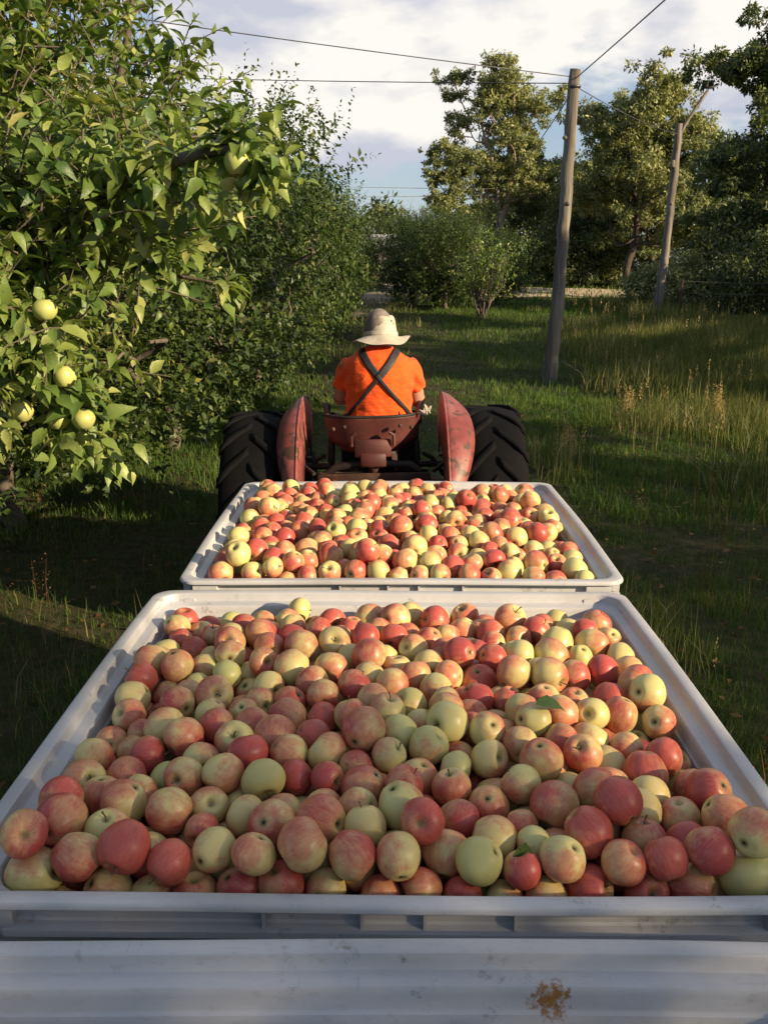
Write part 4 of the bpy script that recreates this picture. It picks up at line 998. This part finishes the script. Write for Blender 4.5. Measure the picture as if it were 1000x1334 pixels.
# which show, and how large: paint discs far to near in the camera's view
def visible():
    cp, sp = math.cos(R(PITCH)), math.sin(R(PITCH)); d = PP-np.array([0, 0, CAMZ])
    zc = d[:, 1]*cp-d[:, 2]*sp; yc = -(d[:, 1]*sp+d[:, 2]*cp); f = 575
    px = 250+3+f*d[:, 0]/zc; py = 333.5+f*yc/zc; pr = f*RR/zc
    img = np.full((667, 500), -1, int); X, Y = np.meshgrid(np.arange(500), np.arange(667))
    dep = np.full(img.shape, 1e9)
    for i in range(NA):
        x0, x1, y0, y1 = int(max(0, px[i]-pr[i]-1)), int(min(500, px[i]+pr[i]+2)), int(max(0, py[i]-pr[i]-1)), int(min(600, py[i]+pr[i]+2))
        if x1 <= x0 or y1 <= y0: continue
        q = ((X[y0:y1, x0:x1]-px[i])**2+(Y[y0:y1, x0:x1]-py[i])**2)/pr[i]**2; m = q < 1
        zz = zc[i]-RR[i]*np.sqrt(np.clip(1-q, 0, 1)); m &= zz < dep[y0:y1, x0:x1]
        img[y0:y1, x0:x1][m] = i; dep[y0:y1, x0:x1][m] = zz[m]
    return np.bincount(img[img >= 0], minlength=NA), px*2, py*2, pr*2
VIS, PXc, PYc, PRc = visible()
IND = set(np.argsort(-VIS)[:300].tolist())
ra = np.random.default_rng(55)
VAR = ra.integers(0, 10, NA)
t_ = ra.random(NA); BL_ = np.where(t_ < .15, ra.uniform(.78, 1.0, NA), np.where(t_ < .88, ra.uniform(.34, .78, NA), ra.uniform(.12, .34, NA)))
HUE = ra.uniform(0, 1, NA); SEED = ra.uniform(0, 1, NA)
Q = []
for i in range(NA):
    q = Quaternion((ra.normal(), ra.normal(), ra.normal(), ra.normal())); q.normalize()
    ax = q @ Vector((0, 0, 1))
    Q.append(q)
def zone_words():
    """labels that single an apple out: colour, what shows of it, where it lies, rank among its look-alikes there"""
    keys = {}; out = {}
    for i in IND:
        y = PP[i, 1]-(1.512 if BIN[i] == 0 else 2.742); x = PP[i, 0]
        rows = ['front wall', 'front part', 'before middle', 'behind middle', 'back part', 'back wall']
        colsn = ['far left', 'left of centre', 'centre', 'right of centre', 'far right']
        rw = rows[int(np.clip((y+.5)/1.0*6, 0, 5))]; cw = colsn[int(np.clip((x+.52)/1.04*5, 0, 4))]
        ax = Q[i] @ Vector((0, 0, 1)); toc = (Vector((0, 0, CAMZ))-Vector(PP[i])).normalized(); d = ax.dot(toc)
        b = BL_[i]
        c = 'deep red' if b > .88 else 'red' if b > .76 else 'orange red' if b > .6 else 'red blushed' if b > .46 else 'pale blushed' if b > .3 else 'yellow' if HUE[i] > .5 else 'green yellow'
        s = 'stem up' if d > .45 else 'blossom end up' if d < -.45 else 'sideways'
        keys.setdefault((int(BIN[i]), rw, cw, c, s), []).append(i)
    for (bn, rw, cw, c, s), ids in keys.items():
        bw = 'near bin' if bn == 0 else 'far bin'
        if len(ids) == 1: out[ids[0]] = f'{c} apple {s} in {bw}, {rw}, {cw}'
        else:
            ids = sorted(ids, key=lambda i: PXc[i])
            if len(ids) == 2: w = ['left of two', 'right of two']
            elif len(ids) == 3: w = ['leftmost', 'middle', 'rightmost']
            else: w = ['leftmost']+[f'{q} from left' for q in ('second', 'third', 'fourth', 'fifth', 'sixth')]
            for k, i in enumerate(ids): out[i] = f'{c} apple {s}, {bw}, {rw}, {cw}, {w[min(k, len(w)-1)]}'
    return out
LAB = zone_words()
def put_apple(p, r, q, var, par, label, group, stem=True):
    o = bpy.data.objects.new('apple', AMESH[var]); COL.objects.link(o); o.location = p; o.rotation_mode = 'QUATERNION'; o.rotation_quaternion = q
    o.scale = (r, r, r); o.color = (*par, 1); tag(o, label, 'apple', group)
    ax = Vector(q @ Vector((0, 0, 1))); toc = (Vector((0, 0, CAMZ))-Vector(p)).normalized()
    if ax.dot(toc) > .05 and stem: link('stem', SMESH[var], o)
    if ax.dot(toc) < -.05: link('calyx', CMESH[var], o)
    return o
for i in sorted(IND): put_apple(PP[i], RR[i]*1.0, Q[i], int(VAR[i]), (float(BL_[i]), float(HUE[i]), float(SEED[i])), LAB[i], 'picked apples heaped in the bins', ra.random() < .7)
# the rest of the heap
hv, h4, h3, hc, hp = [], [], [], [], []; off = 0
for i in range(NA):
    if i in IND: continue
    g = (GEO_LO if VIS[i] < 12 else GEO)[VAR[i]]; Rm = np.array(Q[i].to_matrix())*RR[i]
    hv.append(g[0] @ Rm.T+PP[i]); h4.append(g[1]+off); h3.append(g[2]+off); hc.append(g[0]); hp.append(np.tile((BL_[i], HUE[i], SEED[i]), (len(g[0]), 1))); off += len(g[0])
tag(link('apple_heap', np_mesh('apple_heap', np.vstack(hv), [np.vstack(h4), np.vstack(h3)], M['apple_a'], {'apc': np.vstack(hc), 'par': np.vstack(hp)}, smooth=True)),
    'rest of the red and yellow apples filling the two bins, mostly farther or half buried', 'apples', kind='stuff')
# green apples still on the near tree
for k, (p, r, lb) in enumerate(tree_apples):
    q = Quaternion((0, 0, 1), k*1.3) @ Quaternion((1, 0, 0), .15*((k % 3)-1))
    o = put_apple(p, r*.92, q, (k*3) % 10, (.01+.03*(k % 3), .05+.03*k, .1*k+.03), lb, 'green apples hanging on the near tree', False)
    link('stem', SMESH[(k*3) % 10], o)
def single_leaf(p, d, nrm, s, label):
    f = Foliage(); f.add(*leaves(np.array([p]), np.array([d], float), np.array([nrm], float), np.array([s]), LEAF_T, [LEAF_F4, LEAF_F3], np.array([.25]), np.array([.3])))
    o = f.build('apple_leaf', M['leaf_near']); tag(o, label, 'leaf', 'loose leaves on the picked apples')
def top_at(x, y):
    d = np.hypot(PP[:, 0]-x, PP[:, 1]-y); k = d < RR; return float((PP[k, 2]+np.sqrt(np.clip(RR[k]**2-d[k]**2, 0, 1))).max()) if k.any() else RIM
single_leaf((.185, 1.035, top_at(.185, 1.035)+.012), (-.2, -.35, -1), (0, -1, .4), .055, 'dark green leaf stuck on an apple at the front wall of the foreground bin')
single_leaf((.25, 1.37, top_at(.25, 1.37)+.012), (1, .2, .05), (0, -.3, 1), .055, 'dark green leaf lying on the apples right of centre in the foreground bin')

# ------------------------------------------------------------------ tractor
TY = 5.08
T = empty('tractor', (-.055, TY, 0)); tag(T, 'old faded red tractor with big black tyres, seen from behind, towing the bins', 'tractor')
T.rotation_euler = (0, R(-1.6), 0)
for s in (-1, 1): add_wheel(T, (s*.665, 0, .62), .61, .34, .33, .016, 18, s < 0, M['paint'], 'rear_wheel')
for s in (-1, 1): add_wheel(T, (s*.60, 1.85, .33), .33, .15, .20, .0, 0, s < 0, M['paint'], 'front_wheel')
def fender(s):
    Rf = .69; n = 26; an = np.linspace(R(128), R(12), n)   # measured from straight back, up and over
    mb = MB(); xi = .40; rows = []
    for k, a in enumerate(an):
        t = k/(n-1)             # 0 front, 1 lower rear end
        w = .116*float(np.mean(np.interp(np.clip(np.linspace(t-.09, t+.09, 9), 0, 1), [0, .2, .33, .45, .6, .72, .86, 1], [.25, .35, .45, .80, 1, .98, .62, .08])))*(1.30 if s > 0 else 1)
        rf = Rf+.012*math.sin(t*3)
        row_ = []
        for q in np.linspace(0, 1, 7):
            dr = -.050*q**2.2
            row_.append((s*(xi+w*q), -(rf+dr)*math.cos(a), .62+(rf+dr)*math.sin(a)))
        # inner flange turning down towards the hub
        inner = [(s*(xi-.006), -(rf-.02)*math.cos(a), .62+(rf-.02)*math.sin(a)), (s*(xi-.010), -(rf-.13)*math.cos(a), .62+(rf-.13)*math.sin(a)), (s*(xi-.010), -(rf-.30)*math.cos(a)*1.0, .62+(rf-.30)*math.sin(a))]
        rows.append(inner[::-1]+row_)
    rows = np.array(rows); kk = rows.shape[1]; i = np.arange(n-1)[:, None]*kk+np.arange(kk-1)[None]
    f = np.stack([i, i+1, i+kk+1, i+kk], -1).reshape(-1, 4)
    mb.add(rows.reshape(-1, 3), f); o = mb.build('fender', M['paint'], T, True)
    m = o.modifiers.new('thickness', 'SOLIDIFY'); m.thickness = .006; m.offset = 0
    bd = MB(); bd.tube(rows[:, 3], .008, 6); bo = bd.build('fender_bead', M['paint'], T, True)
    return o
for s in (-1, 1): fender(s)
# axle, gearbox, hood
mb = MB(); mb.tube([(-.62, 0, .645), (-.45, 0, .645), (-.30, 0, .645), (-.22, 0, .66), (.22, 0, .66), (.30, 0, .645), (.45, 0, .645), (.62, 0, .645)], [.07, .075, .085, .14, .14, .085, .075, .07], 16)
for s in (-1, 1): mb.lathe([(.0, -.03), (.13, -.03), (.13, .02), (.08, .05)], 20, Matrix.Translation((s*.50, 0, .645)) @ Matrix.Rotation(R(90), 4, 'Y'))
mb.build('rear_axle', M['iron'], T, True)
mb = MB(); mb.box((0, .10, .68), (.34, .50, .34), None, .05); mb.box((0, .75, .62), (.28, .9, .30), None, .04); mb.box((0, -.16, .62), (.26, .10, .24), None, .03); mb.build('gearbox', M['iron'], T)
mb = MB(); mb.tube([(0, -.24, .50), (0, -.40, .50)], .03, 10); mb.lathe([(.0, -.01), (.07, -.01), (.07, .02), (.045, .04)], 16, Matrix.Translation((0, -.22, .50)) @ Matrix.Rotation(R(90), 4, 'X')); mb.build('power_shaft', M['iron_dark'], T, True)
mb = MB(); mb.box((0, 1.50, 1.0), (.42, 1.15, .42), None, .10); mb.build('hood', M['paint'], T, True)
mb = MB(); mb.box((0, 2.09, .98), (.36, .03, .38), None, .01); mb.build('grille', M['iron_dark'], T)
mb = MB(); mb.box((0, 1.55, .66), (.26, 1.0, .3), None, .03); mb.tube([(.12, 1.4, 1.15), (.12, 1.4, 1.35)], .025, 8); mb.build('engine', M['iron_dark'], T)
mb = MB(); mb.tube([(-.6, 1.85, .33), (-.2, 1.85, .42), (.2, 1.85, .42), (.6, 1.85, .33)], .035, 8); mb.build('front_axle', M['iron'], T, True)
# lift arms and links
for s in (-1, 1):
    mb = MB(); mb.tube([(s*.16, -.02, .88), (s*.20, -.22, .92), (s*.24, -.42, .86)], [.035, .028, .024], 8); mb.tube([(s*.24, -.42, .86), (s*.30, -.46, .50)], .016, 8); mb.build('lift_arm', M['iron'], T, True)
    mb = MB(); mb.tube([(s*.22, -.05, .50), (s*.34, -.50, .44), (s*.36, -.72, .44)], [.03, .026, .03], 8); mb.build('lower_link', M['iron_dark'], T, True)
mb = MB(); mb.box((0, -.30, .90), (.62, .09, .07), None, .012); mb.box((0, -.33, .83), (.52, .05, .05), None, .01); [mb.box((x, -.30, .78), (.045, .05, .26), None, .01) for x in (-.29, .29, -.13, .13)]; mb.build('hitch_frame', M['iron'], T)
mb = MB(); mb.tube([(-.29, -.28, .90), (-.20, -.30, .97), (0, -.31, .985), (.20, -.30, .97), (.29, -.28, .90)], .022, 8); [mb.tube([(s*.40, -.1, .86), (s*.33, -.12, .97), (s*.28, -.14, 1.0)], .014, 6) for s in (-1, 1)]; [mb.tube([(s*.40, -.1, .93), (s*.25, -.14, .94)], .02, 6) for s in (-1, 1)]; mb.build('brace_bar', M['iron_dark'], T, True)
for s in (-1, 1):
    mb = MB(); mb.box((s*.245, -.05, 1.02), (.035, .10, .42), Quaternion((0, 1, 0), R(-s*4)), .01); mb.build('seat_support', M['iron_dark'], T)
    mb = MB(); mb.tube([(s*.255, -.13, 1.22), (s*.27, -.02, 1.27), (s*.275, .15, 1.25), (s*.27, .22, 1.12)], .016, 8); mb.build('seat_rail', M['iron'], T, True)
# seat: bucket sheet with high back
def seat():
    nx, nz = 19, 16; V = []; F = []
    for j in range(nz+6):
        for i in range(nx):
            u = -1+2*i/(nx-1)
            if j < nz:                          # back panel, top to bottom
                t = j/(nz-1); z = 1.245-.20*t; hw = .262-.030*t-.075*max(0, t-.72)/.28
                y = -.36+.05*t+.13*abs(u)**3+.02*(1-abs(u))
                x = u*hw
            else:
                t = (j-nz+1)/6; z = 1.045-.03*math.sin(t*3.14/2)+.05*abs(u)**3*t; hw = .187+.045*t; y = -.31+.13*abs(u)**3*(1-t)+.36*t; x = u*hw
            V.append((x, y, z))
    for j in range(nz+5):
        for i in range(nx-1): F.append((j*nx+i, j*nx+i+1, (j+1)*nx+i+1, (j+1)*nx+i))
    mb = MB(); mb.add(V, F); o = mb.build('seat', M['seatpan'], T, True); m = o.modifiers.new('t', 'SOLIDIFY'); m.thickness = .006
    mb = MB(); mb.tube(V[:nx], .009, 8); mb.build('seat_edge', M['iron_dark'], T, True)
    mb = MB(); mb.box((0, -.345, 1.075), (.20, .02, .10), None, .008); mb.box((0, -.335, 1.01), (.14, .05, .08), None, .01); mb.tube([(-.115, -.355, 1.09), (-.115, -.37, 1.15), (-.09, -.37, 1.165)], .010, 6); mb.tube([(.115, -.355, 1.09), (.115, -.37, 1.15), (.09, -.37, 1.165)], .010, 6); mb.build('seat_bracket', M['seatpan'], T, True)
    mb = MB(); mb.tube([(0, -.32, 1.02), (0, -.30, .93), (0, -.18, .86)], .03, 8); mb.build('seat_spring', M['iron'], T, True)
    mb = MB()
    for k in range(5): mb.tube(smooth_path([(.245+.006*k, -.27, 1.245), (.26+.01*k, -.29, 1.27-.006*k), (.285+.012*k*(k % 2), -.29, 1.255+.012*k), (.30+.004*k, -.29, 1.29-.01*k)], 4), .003, 5)
    mb.build('tied_string', simple('pale_string', [(.3, (.4, .37, .3)), (.7, (.6, .56, .48))], 4, .9), T, True)
seat()
for s in (-1, 1):
    mb = MB(); [mb.lathe([(.0001, .012), (.010, .010), (.012, 0)], 8, Matrix.Translation((s*.15+dx, -.372, z)) @ Matrix.Rotation(R(90), 4, 'X')) for dx, z in ((0, 1.20), (s*.06, 1.19))]; mb.build('bolt', M['iron'], T, True)
    mb = MB(); mb.tube([(s*.33, -.30, .93), (s*.42, -.18, .97), (s*.47, .05, .95), (s*.40, .3, .90)], .012, 6); mb.build('hydraulic_hose', M['iron_dark'], T, True)
mb = MB(); mb.lathe([(.19, -.012), (.202, -.008), (.208, 0), (.202, .010), (.19, .012), (.184, 0)], 32, Matrix.Translation((.0, .62, 1.22)) @ Matrix.Rotation(R(-35), 4, 'X'), closed=True)
for k in range(3):
    a = k*2.094; mv = Matrix.Translation((.0, .62, 1.22)) @ Matrix.Rotation(R(-35), 4, 'X'); mb.tube([mv @ Vector((0, 0, 0)), mv @ Vector((.19*math.cos(a), .19*math.sin(a), 0))], .01, 6)
mb.tube([(0, .62, 1.22), (0, .92, .80)], .022, 8); mb.build('steering_wheel', M['iron_dark'], T, True)

# ------------------------------------------------------------------ the driver
PX_, PY_ = -.055, TY-.10
D = empty('person', (PX_, PY_, 0)); tag(D, 'tractor driver seen from behind in orange t-shirt, black crossed straps and pale sun hat', 'person')
def remesh(name, parts, mat, parent, voxel=.012, it=6):
    """parts: ('t', pts, radii, flat) tapered tubes, ('e', centre, radii) ellipsoids, fused into one surface"""
    mb = MB()
    for p in parts:
        if p[0] == 't':
            q = smooth_path(p[1], 5); n0 = len(p[1]); rad = np.interp(np.linspace(0, n0-1, len(q)), range(n0), p[2])
            v, f, caps = tube_arr(q, rad, 16, p[3] if len(p) > 3 else 1); mb.add(v, f)
            for idx in caps:
                c = v[idx].mean(0); k = len(idx); mb.add(np.vstack([v[idx], c[None]]), [(i, (i+1) % k, k) for i in range(k)])
        else:
            c, r = np.array(p[1]), np.array(p[2]); th = np.linspace(0, math.pi, 13)
            pr = [(max(math.sin(a), 1e-3), math.cos(a)) for a in th]; m2 = MB(); m2.lathe(pr, 20); v = np.vstack(m2.v)*r
            if len(p) > 3: v = v @ np.array(Quaternion(p[3][0], p[3][1]).to_matrix()).T
            mb.add(v+c, np.vstack(m2.f[4]))
    me = mb.mesh(name+'_src'); o = bpy.data.objects.new(name, me); COL.objects.link(o)
    a = o.modifiers.new('r', 'REMESH'); a.mode = 'VOXEL'; a.voxel_size = voxel; a.use_smooth_shade = True
    if it:
        s = o.modifiers.new('s', 'SMOOTH'); s.factor = .5; s.iterations = it
    dg = bpy.context.evaluated_depsgraph_get(); dg.update(); m = bpy.data.meshes.new_from_object(o.evaluated_get(dg)); bpy.data.objects.remove(o); bpy.data.meshes.remove(me)
    m.name = name; m.materials.clear(); m.materials.append(mat); m.polygons.foreach_set('use_smooth', np.ones(len(m.polygons), bool)); m.update()
    return link(name, m, parent)
skin = simple('skin', [(.3, (.34, .17, .11)), (.7, (.44, .25, .17))], 6, .55)
SZ = 1.04      # seat height
# local frame: +y forward, z up from ground
sh = {s: (s*.170, .02, 1.515) for s in (-1, 1)}
el = {-1: (-.222, .13, 1.30), 1: (.222, .13, 1.29)}; wr = {s: (s*.19, .50, 1.28) for s in (-1, 1)}
body = [('t', [(0, 0, SZ+.10), (0, -.01, 1.24), (0, -.01, 1.42), (0, .01, 1.53)], [.15, .145, .155, .11], .70), ('t', [(0, .01, 1.5), (0, .03, 1.6), (0, .045, 1.66)], [.075, .058, .06]),
        ('e', (0, .05, 1.69), (.078, .098, .115)), ('e', (0, .115, 1.64), (.052, .045, .05)), ('e', (0, .152, 1.675), (.014, .018, .022)), ('e', (-.078, .045, 1.68), (.012, .02, .03)), ('e', (.078, .045, 1.68), (.012, .02, .03)), ('e', (0, .142, 1.64), (.026, .012, .008))]
for s in (-1, 1):
    body += [('t', [sh[s], el[s]], [.046, .044]), ('t', [el[s], ((el[s][0]+wr[s][0])/2, .34, 1.29), wr[s]], [.046, .042, .028]), ('e', (s*.185, .535, 1.275), (.040, .046, .018))]
    for k in range(4):
        x0 = s*(.155+.022*k); Lf = (.030, .038, .036, .028)[k]; body.append(('t', [(x0, .565, 1.285), (x0, .565+Lf, 1.282), (x0, .575+Lf, 1.255), (x0, .560, 1.238)], [.0095, .009, .0085, .0075]))
    body.append(('t', [(s*.150, .52, 1.27), (s*.128, .55, 1.262), (s*.135, .575, 1.248)], [.012, .010, .008]))
    body += [('t', [(s*.10, 0, SZ+.09), (s*.17, .42, SZ+.06)], [.085, .062]), ('t', [(s*.17, .42, SZ+.06), (s*.18, .50, .62)], [.058, .042]), ('e', (s*.18, .57, .57), (.045, .13, .04))]
remesh('body', body, skin, D, .007, 2)
orange, n, l, b = newmat('orange_cotton')
tc = n.new('ShaderNodeTexCoord'); fz = noise_n(n, l, mapn(n, l, tc.outputs['Object'], (1, 1, 3)), 9, 4, .6, .6)
l.new(ramp(n, l, fz, [(.3, (.80, .085, .012)), (.7, (.92, .115, .018))]), b.inputs['Base Color']); b.inputs['Roughness'].default_value = .85; b.inputs['Specular IOR Level'].default_value = .2
b.inputs['Sheen Weight'].default_value = .1
nf = noise_n(n, l, tc.outputs['Object'], 700, 2)
bump(n, l, mathn(n, l, 'ADD', fz, mathn(n, l, 'MULTIPLY', nf, .05)), .5, .03, b)
shirtp = [('t', [(0, 0, 1.12), (0, -.005, 1.20), (0, -.014, 1.32), (0, -.022, 1.43), (0, -.012, 1.50), (0, .0, 1.55), (0, .01, 1.59), (0, .012, 1.605)], [.186, .186, .190, .197, .188, .150, .098, .070], .68),
          ('e', (0, -.015, 1.17), (.198, .142, .10)), ('e', (-.125, .0, 1.505), (.085, .085, .055), ((0, 1, 0), R(-20))), ('e', (.125, .0, 1.505), (.085, .085, .055), ((0, 1, 0), R(20)))]
for s in (-1, 1):
    e = el[s]; h = sh[s]; q = [h[k]+(e[k]-h[k])*.66 for k in range(3)]
    shirtp.append(('t', [(h[0]*.9, h[1], h[2]-.012), ((h[0]+q[0])/2+s*.004, (h[1]+q[1])/2, (h[2]+q[2])/2), q], [.058, .060, .061]))
shirt = remesh('shirt', shirtp, orange, D, .009, 5)
# soft folds: push vertices along normals
me = shirt.data; co = np.empty(len(me.vertices)*3, np.float32); me.vertices.foreach_get('co', co); co = co.reshape(-1, 3); nr = np.empty_like(co).ravel(); me.vertices.foreach_get('normal', nr); nr = nr.reshape(-1, 3)
fold = .0035*np.sin(co[:, 2]*95+8*np.sin(co[:, 0]*9)+3*np.sin(co[:, 0]*23))*sm(1.42, 1.18, co[:, 2])*np.clip(.5+vnoise(co*7, 6), 0, 1)
fold += .0035*vnoise(co*np.array([16, 10, 7]), 8)+.004*np.sin((np.abs(co[:, 0])*1.2+co[:, 2])*75)*sm(.12, .2, np.abs(co[:, 0]))
me.vertices.foreach_set('co', (co+nr*fold[:, None]).ravel()); me.update()
trp = [('t', [(0, .02, SZ+.03), (0, .0, 1.16)], [.17, .17], .72)]
for s in (-1, 1): trp += [('t', [(s*.09, -.02, SZ+.09), (s*.17, .43, SZ+.06)], [.10, .078]), ('t', [(s*.17, .43, SZ+.06), (s*.18, .50, .66)], [.074, .06])]
remesh('trousers', trp, simple('dark_trousers', [(.3, (.02, .022, .03)), (.7, (.045, .048, .06))], 12, .9), D, .012, 3)
for s in (-1, 1):
    mb = MB(); mb.box((s*.18, .585, .555), (.10, .30, .09), None, .03); mb.box((s*.18, .50, .62), (.10, .12, .12), None, .03); mb.build('boot', M['iron_dark'], D, True)
for s in (-1, 1):
    mb = MB(); mb.lathe([(.0001, .004), (.006, .003), (.010, 0), (.0001, -.004)], 10, Matrix.Translation((s*.03, .142, 1.69)) @ Matrix.Rotation(R(-90), 4, 'X')); mb.build('eye', simple('eye_white', [(.3, (.5, .5, .5)), (.7, (.7, .7, .7))], 3, .3), D, True)
hairm = simple('grey_hair', [(.3, (.10, .085, .07)), (.7, (.22, .19, .16))], 60, .8, vecscale=(1, 1, .2))
mb = MB(); mb.lathe([(math.sin(a)*1.0+1e-4, math.cos(a)) for a in np.linspace(0, 1.75, 9)], 20, Matrix.Translation((0, .036, 1.69)) @ Matrix.Rotation(R(14), 4, 'X') @ Matrix.Diagonal((.084, .098, .12, 1))); mb.build('hair', hairm, D, True)
# hat
hm, n, l, b = newmat('hat_canvas')
tc = n.new('ShaderNodeTexCoord'); fz = noise_n(n, l, tc.outputs['Object'], 9, 5, .6)
l.new(ramp(n, l, fz, [(.3, (.36, .315, .25)), (.7, (.50, .45, .37))]), b.inputs['Base Color']); b.inputs['Roughness'].default_value = .9
bump(n, l, mathn(n, l, 'ADD', fz, mathn(n, l, 'MULTIPLY', noise_n(n, l, tc.outputs['Object'], 500, 2), .08)), .6, .02, b)
def hat():
    prof = [(.0005, .122), (.030, .123), (.052, .120), (.066, .112), (.073, .098), (.077, .070), (.082, .035), (.086, .008), (.089, 0), (.105, -.006), (.125, -.014), (.148, -.024), (.150, -.027), (.147, -.028), (.12, -.019), (.088, -.006), (.083, -.001)]
    seg = 48; V = []; 
    for r, z in prof:
        for k in range(seg):
            a = 2*math.pi*k/seg; c, s_ = math.cos(a), math.sin(a); t = sm(.085, .15, r)
            zz = z+t*(.012*c*c-.034*(-s_ > 0)*s_*s_+.009*math.sin(3*a+1)+.007*math.sin(5*a+2)+.005*c)      # sides flip up, back droops
            rr = r*(1+t*.05*math.sin(2*a+.6)); x, y = rr*c*.98, rr*s_*1.08
            if z > .09: zz -= .020*math.exp(-((x+.012)**2+(y+.02)**2)/.0011)+.010*math.exp(-((x-.03)**2+(y+.05)**2)/.0006)
            if .02 < z < .11: y += .006*math.sin(z*90+a*3)*(1 if y < 0 else .3)
            V.append((x, y, float(zz)))
    n_ = len(prof); F = [(i*seg+k, i*seg+(k+1) % seg, (i+1)*seg+(k+1) % seg, (i+1)*seg+k) for i in range(n_-1) for k in range(seg)]
    mb = MB(); mb.add(V, F); o = mb.build('hat', hm, D, True); o.location = (.012, .020, 1.655); o.scale = (1.09, 1.06, 1.0); o.rotation_euler = (R(-8), R(0), R(4))
    m = o.modifiers.new('sub', 'SUBSURF'); m.levels = 1; m.render_levels = 2
    mb = MB(); mb.lathe([(.0835, .026), (.0875, .022), (.089, .006), (.0895, .004)], 48, Matrix.Diagonal((.985, 1.09, 1, 1))); mb.build('hat_band', hm, o, True)
    ey = MB()
    for x, z in ((.050, .080), (.058, .066), (-.056, .075)): ey.lathe([(.0025, .002), (.005, .001), (.0055, -.001)], 10, Matrix.Translation((x, -math.sqrt(max(0, .0765**2-x*x))*1.09-.001, z)) @ Matrix.Rotation(R(90), 4, 'X'))
    ey.build('eyelets', M['wire'], o, True)
hat()
# crossed straps laid on the shirt
bv = BVHTree.FromPolygons([v.co[:] for v in me.vertices], [p.vertices[:] for p in me.polygons])
strapm = simple('black_strap', [(.3, (.010, .010, .013)), (.7, (.028, .027, .032))], 30, .6, bst=.3, bd=.002)
def strap(pts, w0, w1, lift, name='strap', thick=.005):
    p = smooth_path([(x, 0, z) for x, z in pts], 12); n_ = len(p); t = np.gradient(p, axis=0); t /= np.linalg.norm(t, axis=1)[:, None]; s = np.stack([-t[:, 2], 0*t[:, 0], t[:, 0]], 1)
    V = []
    for i in range(n_):
        w = np.interp(i/(n_-1), np.linspace(0, 1, len(w0)), w0) if not np.isscalar(w0) else w0+(w1-w0)*i/(n_-1)
        for q in (-1, -.5, 0, .5, 1):
            c = p[i]+s[i]*w/2*q; hit = bv.ray_cast(Vector((c[0], -1, c[2])), Vector((0, 1, 0)))
            y = hit[0].y if hit[0] is not None else (V[-1][1] if V else 0)
            V.append((c[0], y-lift, c[2]))
    V = np.array(V).reshape(n_, 5, 3); V[:, :, 1] = V[:, 2:3, 1]*.5+V[:, :, 1]*.5
    for _ in range(3): V[1:-1, :, 1] = (V[:-2, :, 1]+V[1:-1, :, 1]*2+V[2:, :, 1])/4
    i = np.arange(n_-1)[:, None]*5+np.arange(4)[None]; F = np.stack([i, i+5, i+6, i+1], -1).reshape(-1, 4)
    mb = MB(); mb.add(V.reshape(-1, 3), F); o = mb.build(name, strapm, D, True); m = o.modifiers.new('t', 'SOLIDIFY'); m.thickness = thick; m.offset = -1; return o
strap([(-.100, 1.590), (-.058, 1.525), (.003, 1.447)], .044, .038, .007, 'shoulder_pad', .008)
strap([(.105, 1.592), (.064, 1.525), (.003, 1.447)], .044, .038, .010, 'shoulder_pad', .008)
strap([(-.012, 1.462), (.06, 1.375), (.155, 1.265), (.198, 1.195)], .020, .018, .012)
strap([(.018, 1.462), (-.055, 1.375), (-.145, 1.265), (-.192, 1.205)], .020, .018, .009)
